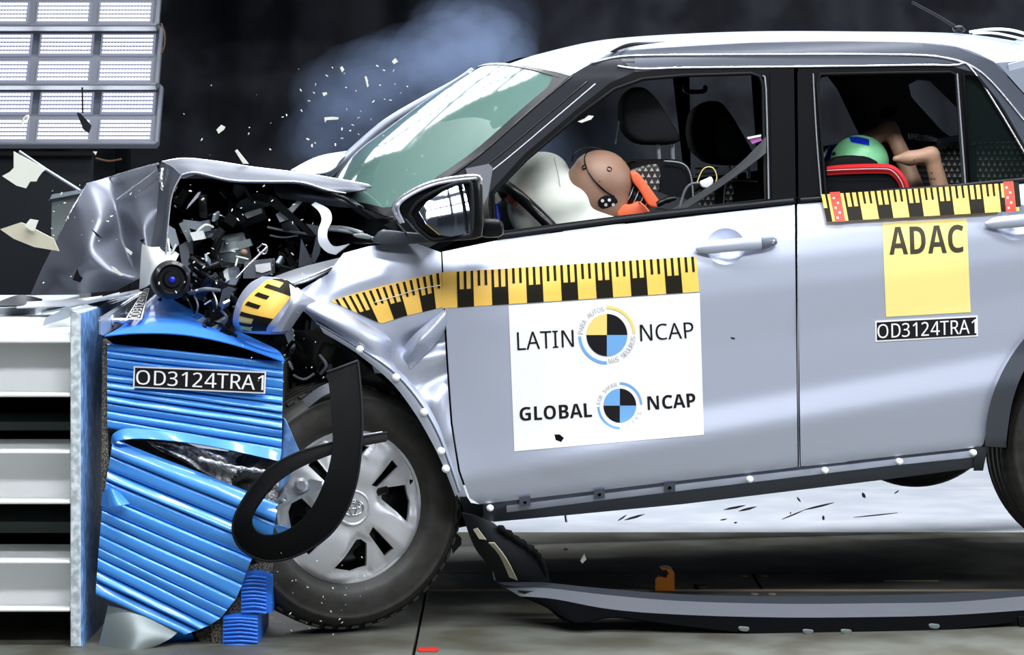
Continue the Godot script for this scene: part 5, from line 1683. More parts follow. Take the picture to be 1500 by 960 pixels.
	for h in [[278, 430, -0.1, 300, 424, -0.06, 322, 426, -0.08, 0.006, 1], [262, 426, -0.1, 275, 440, -0.05, 285, 460, -0.06, 0.003, 0], [284, 432, -0.1, 290, 448, -0.05, 286, 465, -0.08, 0.003, 1], [300, 446, -0.1, 312, 440, -0.08, 316, 450, -0.08, 0.0025, 2], [324, 455, -0.05, 332, 465, -0.04, 330, 480, -0.06, 0.004, 1], [312, 428, -0.08, 318, 445, -0.06, 313, 456, -0.08, 0.0025, 2], [420, 515, -0.08, 432, 500, -0.05, 450, 520, -0.06, 0.006, 0], [450, 500, -0.08, 470, 515, -0.05, 465, 545, -0.06, 0.008, 0], [468, 520, -0.03, 478, 535, -0.02, 470, 548, -0.04, 0.005, 1], [430, 550, -0.05, 445, 556, -0.03, 460, 548, -0.05, 0.004, 1], [286, 343, -0.2, 300, 330, -0.2, 312, 333, -0.22, 0.004, 2], [300, 318, -0.3, 318, 314, -0.3, 330, 320, -0.3, 0.007, 0], [246, 350, -0.12, 250, 372, -0.1, 258, 358, -0.1, 0.003, 2], [322, 350, -0.2, 315, 372, -0.2, 325, 392, -0.2, 0.012, 0], [296, 400, -0.12, 310, 412, -0.1, 300, 425, -0.12, 0.010, 0], [280, 380, -0.14, 300, 392, -0.12, 318, 386, -0.14, 0.012, 0]]:
		part("hose", tube(pts(h.slice(0, 9)), h[9], 8, 6), [M.gloss_black, M.grey_plastic, M.white_plastic][h[10]], o)
	# smaller broken brackets and ribs
	var ms := [M.gloss_black, M.dark_plastic, M.matt_black, M.trim_grey, M.gloss_black, M.dark_plastic, M.galvanised]
	for zone in [[250, 470, 280, 360, -0.5, -0.2, 34], [255, 340, 380, 440, -0.3, -0.08, 30], [300, 350, 440, 500, -0.15, -0.02, 20], [400, 470, 350, 400, -0.4, -0.2, 12], [415, 500, 490, 560, -0.25, -0.05, 20]]:
		for k in zone[6]:
			var p := at(rng.randf_range(zone[0], zone[1]), rng.randf_range(zone[2], zone[3]), rng.randf_range(zone[4], zone[5]))
			var b := Basis.from_euler(Vector3(rng.randf_range(-3, 3), rng.randf_range(-3, 3), rng.randf_range(-3, 3)))
			var s := Vector3(rng.randf_range(0.012, 0.05), rng.randf_range(0.001, 0.007), rng.randf_range(0.004, 0.02))
			part("bracket", box(-s, s, s.y * 0.4, Transform3D(b, p)), ms[rng.randi() % ms.size()], o)

func car_inside() -> void:
	var o := auto
	var ss := part("driver_seat", pillow([912, 252, 922, 240, 940, 234, 988, 232, 1008, 240, 1018, 258, 1022, 320, 1000, 400, 900, 400, 905, 320], plane_z(-0.46), 0.42, 0.05), M.seat_cloth, o)
	part("seat_pattern", pillow([920, 250, 945, 242, 966, 240, 968, 262, 962, 300, 940, 330, 915, 320], plane_z(-0.448), 0.05, 0.01), M.seat_pattern, ss)
	part("seat_edge", tube(pts([972, 236, -0.452, 1000, 240, -0.452, 1012, 258, -0.452, 1016, 300, -0.452]), 0.003, 6, 5), M.sheet_grey, ss)
	var dh := part("headrest", pillow([908, 165, 912, 140, 925, 127, 945, 127, 962, 142, 980, 170, 1001, 205, 985, 212, 935, 211, 915, 195], plane_z(-0.5), 0.26, 0.045), M.seat_grey, ss)
	for x in [[964, 208, 966, 236], [985, 208, 986, 236]]:
		part("headrest_post", tube([at(x[0], x[1], -0.55), at(x[2], x[3], -0.55)], 0.0065, 8, 1), M.steel_silver, dh)
	part("far_post", tube([at(908, 178, -0.6), at(902, 211, -0.6)], 0.004, 6, 1), M.bright_line, dh)
	var ps := part("passenger_seat", pillow([1014, 280, 1030, 268, 1060, 262, 1112, 262, 1124, 300, 1124, 400, 1000, 400], plane_z(-0.98), 0.48, 0.05), M.seat_cloth, o)
	part("seat_pattern", pillow([1014, 285, 1030, 276, 1048, 278, 1046, 310, 1014, 320], plane_z(-0.96), 0.05, 0.01), M.seat_pattern, ps)
	part("seat_pattern", pillow([1064, 268, 1076, 266, 1074, 300, 1062, 300], plane_z(-0.96), 0.05, 0.01), M.seat_pattern, ps)
	part("seat_edge", tube(pts([1060, 300, -0.95, 1062, 275, -0.95, 1068, 265, -0.95, 1110, 266, -0.95]), 0.002, 6, 5), M.sheet_grey, ps)
	var ph := part("headrest", pillow([1010, 190, 1016, 160, 1035, 147, 1058, 148, 1075, 170, 1095, 205, 1110, 232, 1085, 243, 1040, 240, 1016, 220], plane_z(-1.02), 0.26, 0.045), M.seat_cloth, ps)
	part("headrest_cover", pillow([1044, 205, 1048, 165, 1060, 162, 1080, 190, 1100, 226, 1075, 236, 1050, 232], plane_z(-1.008), 0.05, 0.012), M.seat_grey, ph)
	for x in [[1096, 240, 1097, 266], [1068, 240, 1070, 262], [1076, 240, 1078, 262]]:
		part("headrest_post", tube([at(x[0], x[1], -1.1), at(x[2], x[3], -1.1)], 0.006, 8, 1), M.steel_silver, ph)
	part("seat_belt", sheet(rows3([1122, 200, -0.34, 1085, 238, -0.33, 1040, 272, -0.32, 985, 306, -0.3, 1122, 224, -0.31, 1092, 247, -0.3, 1048, 278, -0.29, 995, 312, -0.28], 4), 5, 3, 0.003), M.belt, o, "dark seat belt pulled across")
	part("belt_rope", tube(pts([995, 306, -0.3, 1003, 280, -0.3, 1012, 270, -0.3, 1024, 268, -0.3]), 0.004, 6, 5), M.grey_plastic, o)
	part("clip_light", pillow([1024, 266, 1034, 262, 1042, 258, 1046, 266, 1040, 276, 1028, 275], plane_z(-0.33), 0.02, 0.005), M.white_plastic, o, "pale clip catching the light")
	part("clip_wire", tube(pts([1020, 270, -0.33, 1030, 248, -0.33, 1044, 246, -0.33, 1050, 262, -0.33, 1040, 280, -0.33]), 0.0018, 6, 5), M.wire_yellow, o)
	part("bright_slat", slab([1018, 245.5, 1052, 244.5, 1052, 247.5, 1018, 248.5], -1.2, 0.01), M.wire_yellow, o)
	part("bright_slat", slab([1018, 254, 1052, 252.5, 1052, 255, 1018, 257], -1.2, 0.01), M.white_plastic, o)
	part("tag", slab([1096, 202, 1114, 199, 1116, 206, 1102, 211], -0.33, 0.004), M.purple, o, "small purple tag")
	part("tag", slab([1094, 201, 1115, 197, 1115, 200, 1096, 204], -0.325, 0.004), M.white_plastic, o)
	# airbags, steering wheel, dashboard
	var ab := blob([[at(782, 255, -0.44), 0.055, at(778, 300, -0.44), 0.07], [at(800, 258, -0.44), 0.07, at(815, 300, -0.42), 0.085], [at(820, 295, -0.40), 0.08, at(880, 340, -0.38), 0.075], [at(790, 320, -0.42), 0.08, at(850, 345, -0.4), 0.09], [at(806, 300, -0.36), 0.04, at(850, 292, -0.345), 0.038]], 0.009, 0.03)
	part("driver_airbag", ab, M.airbag, o, "inflated pale driver airbag")
	for s in [[812, 232, -0.35, 818, 258, -0.335, 822, 282, -0.325], [790, 296, -0.345, 815, 290, -0.33, 840, 282, -0.33], [800, 312, -0.33, 815, 302, -0.325, 838, 298, -0.325]]:
		part("airbag_seam", tube(pts(s), 0.0016, 5, 4), M.print_grey, o)
	part("passenger_airbag", blob([[at(640, 255, -1.0), 0.16, at(690, 270, -1.0), 0.16], [at(600, 270, -1.05), 0.12, at(690, 250, -1.05), 0.17]], 0.02, 0.05), M.airbag, o, "pale passenger airbag behind the windscreen")
	var ring := []
	var c := at(800, 341, -0.46)
	var u := (at(866, 412, -0.46) - c).normalized()
	for k in 36:
		var a := TAU * k / 36
		ring.append(c + u * cos(a) * 0.19 + Vector3(0.12, 0.05, 0.99).normalized() * sin(a) * 0.19)
	var sw := part("steering_wheel", tube(ring, 0.0175, 12, 1, 1.0, true), M.gloss_black, o)
	part("orange_band", tube([at(748, 284, -0.375), at(754, 290, -0.372), at(759, 295.5, -0.37)], 0.0205, 12, 2), M.dummy_orange, sw, "orange tape on the rim")
	part("column", pillow([726, 300, 742, 285, 770, 320, 775, 345, 726, 345], plane_z(-0.5), 0.2, 0.03), M.trim_grey, sw)
	part("stalk", tube(pts([738, 345, -0.36, 730, 330, -0.38, 727, 300, -0.4]), 0.01, 8, 4), M.tape_blue, sw)
	part("dashboard", sheet([[car(0.28, 0.68, -0.12), car(0.45, 0.74, -0.12), car(0.55, 0.62, -0.12)], [car(0.28, 0.68, -1.5), car(0.45, 0.74, -1.5), car(0.55, 0.62, -1.5)]], 4, 4, 0.02), M.dark_plastic, o)
	part("rear_view_mirror", pillow([716, 178, 728, 172, 742, 166, 745, 174, 734, 184, 722, 190], plane_z(-0.75), 0.04, 0.01), M.dark_plastic, o)
	part("mirror_stem", slab([727, 170, 732, 150, 738, 150, 736, 170], -0.76, 0.02), M.dark_plastic, o)
	part("grab_handle", tube(pts([1003, 128, -1.3, 1006, 134, -1.25, 1030, 134, -1.25, 1033, 128, -1.3]), 0.008, 8, 3), M.dark_plastic, o)
	# rear bench
	var rb := part("rear_seat", pillow([1372, 230, 1384, 214, 1420, 208, 1530, 205, 1560, 330, 1360, 330], plane_z(-0.92), 0.5, 0.04), M.seat_pattern, o, "rear seat back in patterned cloth")
	part("seat_bolster", pillow([1420, 214, 1432, 213, 1432, 300, 1420, 300], plane_z(-0.9), 0.05, 0.01), M.seat_cloth, rb)
	part("rear_cushion", pillow([1200, 300, 1500, 280, 1500, 400, 1200, 420], plane_z(-0.75), 0.7, 0.05), M.seat_cloth, o)
	part("torn_plastic", sheet(rows3([1330, 195, -1.2, 1345, 197, -1.19, 1362, 199, -1.2, 1376, 204, -1.2, 1332, 203, -1.18, 1348, 206, -1.2, 1362, 207, -1.18, 1375, 207, -1.2], 4), 5, 4, 0.002), M.foil, o, "crumpled clear plastic behind the rear seat")
	part("parcel_shelf", slab([1378, 203, 1412, 199, 1416, 206, 1380, 212], -1.3, 0.1), M.galvanised, o)
	part("far_belt", pillow([1286, 158, 1318, 156, 1314, 172, 1290, 174], plane_z(-1.45), 0.03, 0.006), M.dark_plastic, o)

func loose_parts() -> void:
	# the rubber strip of the wheel arch, curled in front of the wheel
	var r := [524, 529, 0.14, 529, 580, 0.17, 530, 640, 0.2, 520, 715, 0.22, 490, 776, 0.22, 440, 812, 0.22, 390, 822, 0.22, 352, 803, 0.22, 341, 770, 0.22, 356, 733, 0.21, 388, 692, 0.2, 435, 664, 0.19, 500, 646, 0.17, 567, 634, 0.13]
	var l := [479, 546, 0.16, 485, 595, 0.2, 487, 655, 0.23, 476, 705, 0.25, 452, 752, 0.25, 420, 778, 0.25, 390, 785, 0.25, 371, 774, 0.25, 370, 752, 0.25, 390, 722, 0.23, 412, 702, 0.22, 446, 682, 0.21, 505, 659, 0.19, 567, 646, 0.15]
	var g := [pts(r), [], pts(l)]
	for i in g[0].size():
		g[1].append((g[0][i] + g[2][i]) / 2 + Vector3(0, 0, 0.005))
	var t := thing("rubber_strip", "long black wheel arch strip curled into a loop in front of the wheel", "strip", at(400, 820, 0.2))
	part("strip", sheet(g, 8, 6, 0.008), M.matt_black, t)
	part("rim_line", tube(g[0], 0.004, 6, 6), M.dark_plastic, t)
	part("end_lip", tube([g[0][0], g[1][0], g[2][0]], 0.0045, 6, 3), M.dark_plastic, t)
	# the metal bracket that holds its end against the wheel
	var b := thing("bracket", "bright metal bracket with one bolt caught between blue block and wheel", "bracket", at(440, 720, 0.1))
	part("plate", slab([402, 735, 420, 718, 455, 702, 472, 706, 470, 714, 440, 728, 412, 742], 0.1, 0.006), M.steel_silver, b)
	part("flange", slab([404, 742, 440, 727, 474, 711, 476, 714, 440, 731, 408, 748], 0.125, 0.02), M.galvanised, b)
	part("bolt", lathe(at(441, 711, 0.1), Vector3(0.1, 0.1, 1), [0.020, 0.0, 0.020, 0.008, 0.012, 0.012, 0.012, 0.018, 0.0, 0.018], 16), M.steel_silver, b)
	part("eye", lathe(at(418, 730, 0.1), Vector3(0, 0, 1), [0.016, 0.0, 0.016, 0.012, 0.006, 0.013, 0.0, 0.006], 4), M.steel_silver, b)
	part("rail", sheet(rows3([435, 672, 0.05, 480, 655, 0.06, 520, 640, 0.05, 560, 632, 0.04, 438, 684, 0.07, 482, 666, 0.08, 522, 650, 0.07, 566, 640, 0.05], 4), 4, 3, 0.004), M.galvanised, b)
	# sill trim, torn off and lying on the floor
	var s := thing("sill_trim", "long dark grey sill trim torn off and lying beside the car", "trim", at(1100, 930, -0.2))
	var top := [724, 850, -0.25, 790, 853, -0.25, 880, 862, -0.25, 1000, 871, -0.25, 1150, 874, -0.25, 1300, 872, -0.27, 1380, 870, -0.3, 1520, 864, -0.34]
	var ed := [742, 862, -0.17, 800, 862, -0.15, 890, 872, -0.15, 1000, 881, -0.15, 1150, 885, -0.15, 1300, 884, -0.17, 1400, 882, -0.2, 1520, 872, -0.24]
	var bot := [762, 874, -0.14, 812, 878, -0.10, 895, 893, -0.10, 1000, 901, -0.10, 1150, 905, -0.10, 1300, 904, -0.12, 1400, 901, -0.15, 1520, 893, -0.19]
	part("trim_top", sheet([pts(top), pts(ed)], 6, 3, 0.004), M.trim_grey, s)
	part("trim_face", sheet([pts(ed), pts(bot)], 6, 3, 0.004), M.grey_plastic, s)
	var low := [800, 890, -0.10, 845, 912, -0.05, 900, 904, -0.06, 1000, 917, -0.05, 1150, 932, -0.05, 1300, 934, -0.07, 1415, 920, -0.12, 1520, 908, -0.17]
	part("trim_flange", sheet([pts(bot), pts(low)], 6, 4, 0.004), M.void_black, s)
	part("trim_tip", sheet(rows3([758, 866, -0.15, 790, 868, -0.14, 800, 885, -0.12, 820, 905, -0.08, 805, 893, -0.1, 842, 913, -0.06], 2), 4, 4, 0.004), M.matt_black, s)
	for q in [[1090, 922], [1184, 926], [1240, 926], [1369, 918]]:
		var z := -0.055 if q[0] < 1300 else -0.085
		part("slot", pillow([q[0] - 9, q[1] - 2, q[0] - 6, q[1] - 4, q[0] + 7, q[1] - 3, q[0] + 8, q[1] + 1, q[0] + 5, q[1] + 4, q[0] - 6, q[1] + 3], plane_z(z + 0.012), 0.006, 0.002), M.sheet_grey, s)
	for q in [[1280, 934, 1294, 933, 1296, 937, 1284, 938], [1306, 936, 1318, 935, 1316, 938, 1308, 938]]:
		part("lug", slab(q, -0.06, 0.02), M.matt_black, s)
	part("trim_foot", slab([1492, 905, 1520, 903, 1520, 960, 1496, 945], -0.15, 0.03), M.matt_black, s)
	# the flap that still hangs from the sill
	var f := part("trim_end", sheet(rows3([676, 752, -0.06, 700, 757, -0.05, 722, 766, -0.07, 694, 800, -0.09, 722, 800, -0.06, 762, 795, -0.1, 712, 826, -0.14, 750, 830, -0.1, 795, 818, -0.15, 722, 853, -0.22, 765, 853, -0.17, 806, 853, -0.22], 3), 6, 6, 0.005), M.dark_plastic, s, "torn end still hanging at the sill")
	part("torn_lining", sheet(rows3([716, 796, -0.045, 724, 796, -0.04, 732, 815, -0.07, 742, 820, -0.07, 746, 846, -0.13, 758, 851, -0.14], 2), 5, 3, 0.003), M.shard_beige, f)
	part("torn_lining", sheet(rows3([693, 776, -0.05, 699, 774, -0.045, 702, 790, -0.05, 712, 791, -0.045], 2), 4, 3, 0.003), M.shard_beige, f)
	part("torn_rib", tube(pts([730, 772, -0.06, 755, 790, -0.09, 775, 803, -0.11, 788, 815, -0.13, 800, 845, -0.2]), [0.006, 0.012, 0.007, 0.014, 0.008, 0.012, 0.009, 0.013, 0.01, 0.006, 0.012, 0.014, 0.008, 0.011, 0.007, 0.012, 0.006, 0.008, 0.006, 0.005, 0.003], 6), M.matt_black, f)
	part("edge_line", tube(pts([717, 798, -0.1, 720, 825, -0.14, 725, 850, -0.2]), 0.003, 6, 4), M.galvanised, f)
	single("clip_plate", slab([661, 800, 668, 782, 676, 790, 676, 798, 663, 812], -0.3, 0.02), M.gloss_black, "small black metal lug hanging behind the front tyre", "lug")
	# the orange hook fixed to the floor rail
	var h := thing("floor_hook", "orange steel hook standing upright on the floor rail", "hook", at(975, 866, -0.77))
	part("hook", panel([960, 866, 960, 849, 964, 845, 976, 847, 980, 840, 976, 835, 970, 836, 966, 831, 973, 829, 982, 831, 988, 840, 988, 866], plane_z(-0.76), 0.025, 0.0), M.hook, h)
	part("bare_tip", tube([at(966, 831.5, -0.757), at(974, 829.5, -0.757), at(983, 832, -0.757)], 0.004, 6, 3), M.galvanised, h)
	single("floor_clip", box(Vector3(-0.018, -0.006, -0.014), Vector3(0.018, 0.008, 0.014), 0.003, Transform3D(Basis(Vector3.UP, 0.5), at(1026, 860, -0.79))), M.gloss_black, "small black plastic clip lying on the floor rail", "clip")

func occupants() -> void:
	var d := thing("crash_test_dummy", "crash test dummy slumped forward with its brown head in the airbag", "dummy", at(960, 420, -0.42))
	var c := at(879, 267, -0.40)
	var R := 0.0945
	var tors := blob([[at(958, 306, -0.42), 0.05, at(985, 350, -0.42), 0.10], [at(985, 350, -0.50), 0.13, at(1000, 430, -0.48), 0.15], [at(965, 330, -0.32), 0.05, at(900, 385, -0.30), 0.04]], 0.014, 0.05)
	part("body", tors, M.seat_grey, d)
	var hd := part("head", blob([[c, R, c + Vector3(-0.012, -0.012, 0), R * 0.96], [c + Vector3(-0.03, -0.06, 0.02), 0.06, c + Vector3(0.02, -0.075, 0.02), 0.055]], 0.0065, 0.03), M.dummy_skin, d)
	var ax := Vector3(0.62, 0.62, 0.48).normalized()
	var fb := frame_of(ax)
	var ring := []
	var al := deg_to_rad(68)
	for k in 48:
		var a := TAU * k / 48
		ring.append(c + (ax * cos(al) + (fb.x * cos(a) + fb.y * sin(a)) * sin(al)) * (R + 0.0005))
	part("seam", tube(ring, 0.0022, 6, 1, 1.0, true), M.gloss_black, hd)
	for h in [[855, 245], [891, 248]]:
		var q := at(h[0], h[1], 0)
		var x := (q.x - c.x * 1.0) / R * (7.4 / 7.0)
		var dir := Vector3(at(h[0], h[1], -0.4).x - c.x, at(h[0], h[1], -0.4).y - c.y, 0) / R
		dir.z = sqrt(maxf(0.05, 1.0 - dir.length_squared()))
		part("bolt_hole", lathe(c + dir * (R - 0.003), dir, [0.008, 0.0, 0.008, 0.004, 0.0055, 0.005, 0.0045, 0.001, 0.0, 0.001], 16), M.gloss_black, hd)
	var tg := []
	for k in 16:
		var a := TAU * k / 16
		tg.append_array([890 + 15 * cos(a), 297 + 11 * sin(a)])
	var cs := func(p: Vector2, off: float) -> Vector3:
		var q := at(p.x, p.y, -0.34)
		var e := Vector2(q.x - c.x, q.y - c.y + 0.03)
		return Vector3(q.x, q.y, c.z + 0.021 + sqrt(maxf(0.0004, 0.075 * 0.075 - e.length_squared())) + off)
	var st := part("target_sticker", panel(tg, cs, 0.001, 5.0), M.print_black, hd)
	for w in [[882, 294], [887, 300], [892, 293], [898, 300]]:
		var dd := []
		for k in 10:
			var a := TAU * k / 10
			dd.append_array([w[0] + 2.5 * cos(a), w[1] + 2.5 * sin(a)])
		part("dot", panel(dd, func(p: Vector2, f: float) -> Vector3: return cs.call(p, f + 0.0015), 0.001, 0.0), M.print_white, st)
	var n0 := at(914, 283, -0.40)
	var n1 := at(962, 306, -0.41)
	var ndir := (n1 - n0).normalized()
	var prof := []
	for k in 6:
		var h := 0.018 * k
		prof.append_array([0.027, h, 0.035, h + 0.003, 0.035, h + 0.011, 0.027, h + 0.014])
	var nk := part("neck", lathe(n0, ndir, prof, 24), M.gloss_black, d)
	for k in 5:
		part("neck_ring", lathe(n0 + ndir * (0.018 * k + 0.0155), ndir, [0.030, -0.002, 0.0335, -0.001, 0.0335, 0.001, 0.030, 0.002], 24), M.steel_silver, nk)
	part("collar", pillow([922, 250, 934, 251, 950, 272, 969, 298, 963, 308, 950, 302, 936, 278, 926, 266], plane_z(-0.36), 0.08, 0.012), M.dummy_orange, d)
	part("collar", pillow([903, 311, 914, 299, 924, 300, 936, 294, 944, 303, 952, 308, 946, 318, 904, 318], plane_z(-0.33), 0.08, 0.01), M.dummy_orange, d)
	part("collar_edge", tube(pts([936, 296, -0.32, 946, 305, -0.32, 953, 314, -0.32]), 0.004, 6, 3), M.dummy_orange, d)
	part("head_cable", tube(pts([838, 237, -0.36, 841, 226, -0.36, 852, 218, -0.38, 868, 216, -0.4, 884, 220, -0.42, 902, 230, -0.42, 925, 235, -0.36, 985, 234, -0.24]), 0.0022, 6, 6), M.gloss_black, d)
	part("hand_strap", tube(pts([962, 300, -0.3, 975, 294, -0.3, 990, 290, -0.3]), [0.008, 0.008, 0.009, 0.009, 0.008, 0.008, 0.01, 0.009, 0.008, 0.007, 0.006], 8), M.gloss_black, d)
	# the child seat and the child dummy in it
	var s := thing("child_carrier", "black child seat with a red piped edge behind the rear window", "child seat", at(1270, 330, -0.6))
	part("side_wing", pillow([1200, 292, 1200, 262, 1210, 250, 1240, 247, 1295, 246, 1316, 250, 1330, 268, 1336, 300, 1330, 330, 1210, 330], plane_z(-0.42), 0.1, 0.03), M.seat_cloth, s)
	part("red_edge", sheet(rows3([1211, 244, -0.43, 1240, 241, -0.43, 1290, 240, -0.43, 1311, 244, -0.43, 1327, 261, -0.43, 1334, 282, -0.43, 1211, 248, -0.41, 1240, 246, -0.405, 1290, 245, -0.405, 1309, 248, -0.405, 1323, 263, -0.405, 1330, 284, -0.41], 6), 5, 4, 0.02), M.seat_red, s, "red edge band")
	part("piping", tube(pts([1211, 250, -0.405, 1240, 248.5, -0.4, 1290, 247.5, -0.4, 1307, 250.5, -0.4, 1320, 266, -0.4, 1326, 285, -0.405]), 0.0016, 6, 5), M.print_grey, s)
	part("head_wing", pillow([1203, 262, 1207, 242, 1222, 230, 1245, 227, 1272, 229, 1290, 238, 1290, 262], plane_z(-0.5), 0.08, 0.03), M.matt_black, s)
	part("far_shell", pillow([1203, 262, 1205, 235, 1215, 215, 1230, 210, 1230, 262], plane_z(-0.95), 0.08, 0.02), M.tape_blue, s)
	var k := thing("child_dummy", "child crash test dummy with a green cap and raised bare arms", "dummy", at(1300, 330, -0.7))
	var hc := at(1258, 238, -0.68)
	part("body", blob([[hc, 0.075, hc + Vector3(0.0, -0.08, 0), 0.05], [hc + Vector3(0, -0.1, 0), 0.05, hc + Vector3(0.05, -0.3, 0), 0.11], [at(1280, 246, -0.82), 0.03, at(1274, 206, -0.84), 0.026], [at(1274, 206, -0.84), 0.027, at(1304, 189, -0.84), 0.024], [at(1304, 190, -0.84), 0.024, at(1326, 235, -0.80), 0.026], [at(1326, 235, -0.80), 0.026, at(1348, 300, -0.76), 0.031], [at(1311, 233, -0.6), 0.010, at(1332, 232, -0.6), 0.021], [at(1332, 232, -0.6), 0.021, at(1364, 227, -0.6), 0.024], [at(1364, 227, -0.6), 0.024, at(1384, 300, -0.62), 0.028]], 0.0085, 0.012), M.child_skin, k)
	var cp := part("cap", ball(hc + Vector3(0.002, 0.0, 0.0), Basis().scaled(Vector3(0.089, 0.083, 0.085)), 32, 20), M.cap_green, k)
	var patch := func(p: Vector2, off: float) -> Vector3:
		var q := at(p.x, p.y, -0.62)
		var e := Vector2((q.x - hc.x - 0.002) / 0.089, (q.y - hc.y) / 0.083)
		return Vector3(q.x, q.y, hc.z + 0.085 * sqrt(maxf(0.002, 1.0 - e.length_squared())) + off + 0.002)
	part("blue_patch", panel([1247, 200, 1258, 200, 1274, 204, 1273, 213, 1256, 210, 1247, 208], patch, 0.002, 3.0), M.tape_blue, cp)
	part("cap_hole", panel([1221, 224, 1225, 222, 1226, 226, 1222, 228], patch, 0.002, 0.0), M.gloss_black, cp)

func fragments() -> void:
	# the larger flying pieces, each by itself
	var big := [
		["shard", [20, 222, 27, 226, 68, 248, 62, 252, 56, 260, 53, 266, 44, 266, 38, 276, 24, 272, 3, 258, 14, 252, 20, 246], -0.3, 0.006, M.shard_white, "flat pale grey jagged shard flying under the lamp tower", "shard"],
		["shard", [0, 336, 30, 326, 36, 328, 78, 350, 86, 368, 50, 362, 20, 350], -0.3, 0.012, M.shard_beige, "beige broken plastic piece with a square tab at the left edge", "shard"],
		["shard", [36, 331, 44, 321, 56, 323, 50, 339, 44, 337], -0.28, 0.006, M.shard_white, "small square clear tab above the beige broken piece", "shard"],
		["splinter", [112, 165, 118, 166, 134, 184, 130, 195, 122, 190], -0.4, 0.006, M.dark_plastic, "dark splinter in front of the lowest lamp panel", "splinter"],
		["splinter", [119, 128, 121.5, 128, 122, 166, 120, 166], -0.4, 0.004, M.dark_plastic, "thin dark needle in front of the lowest lamp panel", "splinter"],
		["splinter", [344, 221, 347, 219, 364, 240, 356, 240], -0.35, 0.01, M.shard_white, "pale splinter standing up above the folded bonnet", "splinter"],
		["splinter", [273, 307, 276, 300, 290, 282, 294, 281, 290, 289], -0.05, 0.006, M.steel_silver, "slim silver splinter floating inside the open engine bay", "splinter"],
		["splinter", [317, 190, 324, 183, 330, 186, 328, 190, 320, 196], -0.4, 0.006, M.shard_white, "small white ring-like chip against the dark curtain", "splinter"],
		["chip", [574, 90, 579, 85, 583, 90, 577, 94], -0.5, 0.01, M.shard_white, "white folded chip high in the smoke", "chip"],
		["chip", [472, 136, 478, 135, 479, 138, 474, 141], -0.5, 0.01, M.shard_white, "square white chip at the left of the smoke", "chip"],
		["chip", [498, 99, 501, 97, 504, 102, 501, 106], -0.5, 0.01, M.shard_white, "white chip at the upper left edge of the smoke", "chip"],
		["chip", [475, 172, 486, 171, 496, 172, 495, 175, 478, 176, 476, 180], -0.5, 0.01, M.shard_white, "long white curl at the lower left of the smoke", "chip"],
		["chip", [534, 112, 537, 112, 540, 126, 538, 128], -0.5, 0.008, M.shard_white, "thin white sliver upright in the smoke", "chip"],
		["chip", [683, 105, 690, 103, 693, 107, 688, 108], -0.6, 0.01, M.shard_white, "white chip just above the windscreen's top edge", "chip"],
		["chip", [846, 178, 856, 174, 862, 169, 870, 170, 866, 175, 852, 180], -0.2, 0.01, M.shard_white, "white flake flying in the open front window", "chip"],
		["chip", [812, 637, 820, 637, 826, 642, 822, 648, 814, 645], 0.02, 0.01, M.gloss_black, "dark glinting chip in front of the white door sheet", "chip"],
		["chip", [850, 822, 856, 811, 859, 820, 853, 826], -0.4, 0.006, M.shard_white, "pale triangular chip above the dark floor beside the hook", "chip"],
		["chip", [106, 410, 113, 394, 116, 403, 121, 408, 117, 414], -0.22, 0.006, M.matt_black, "jagged black chip in front of the crumpled bonnet", "chip"],
		["chip", [133, 335, 140, 340, 150, 350, 142, 346], -0.2, 0.004, M.matt_black, "thin black chip before the bonnet's front fold", "chip"],
		["chip", [163, 390, 170, 394, 180, 404, 176, 404, 166, 398], -0.2, 0.006, M.shard_white, "pale wavy chip before the bonnet's lower fold", "chip"],
		["chip", [184, 363, 194, 370, 192, 374, 185, 368], -0.2, 0.006, M.shard_white, "pale oblong chip beside the white torn lining", "chip"],
		["chip", [204, 352, 212, 350, 209, 356], -0.1, 0.006, M.matt_black, "small black chip above the white torn lining", "chip"],
		["chip", [230, 440, 238, 432, 236, 442], -0.2, 0.004, M.matt_black, "small black chip on the blue peak's tip", "chip"],
		["chip", [136, 222, 142, 222, 140, 227], -0.4, 0.006, M.shard_white, "small white chip just below the lamp tower", "chip"],
		["splinter", [201, 446, 204, 436, 210, 452, 213, 462, 205, 466, 200, 458], -0.3, 0.01, M.matt_black, "pointed black splinter sticking up behind the blue lid", "splinter"]]
	for b in big:
		single(b[0], slab(b[1], b[2], b[3]), b[4], b[5], b[6])
	single("glass_curl", tube(pts([33, 182, -0.4, 35, 174, -0.4, 41, 170, -0.4, 40, 176, -0.4]), 0.004, 6, 4), M.shard_white, "white hooked curl in front of the lowest lamp panel", "curl")
	# the small ones: nothing in the photograph tells them apart
	var kinds := []
	for k in 5:
		var st := start()
		var p := []
		for i in 5:
			var a := TAU * i / 5 + rng.randf_range(-0.4, 0.4)
			p.append(Vector3(cos(a), sin(a) * rng.randf_range(0.3, 0.8), rng.randf_range(-0.2, 0.2)))
		st.set_smooth_group(-1)
		for i in 5:
			tri(st, p[i], p[(i + 1) % 5], Vector3(0, 0, 0.35), Vector3(0, 0, 1))
			tri(st, p[i], p[(i + 1) % 5], Vector3(0, 0, -0.35), Vector3(0, 0, -1))
		kinds.append(done(st))
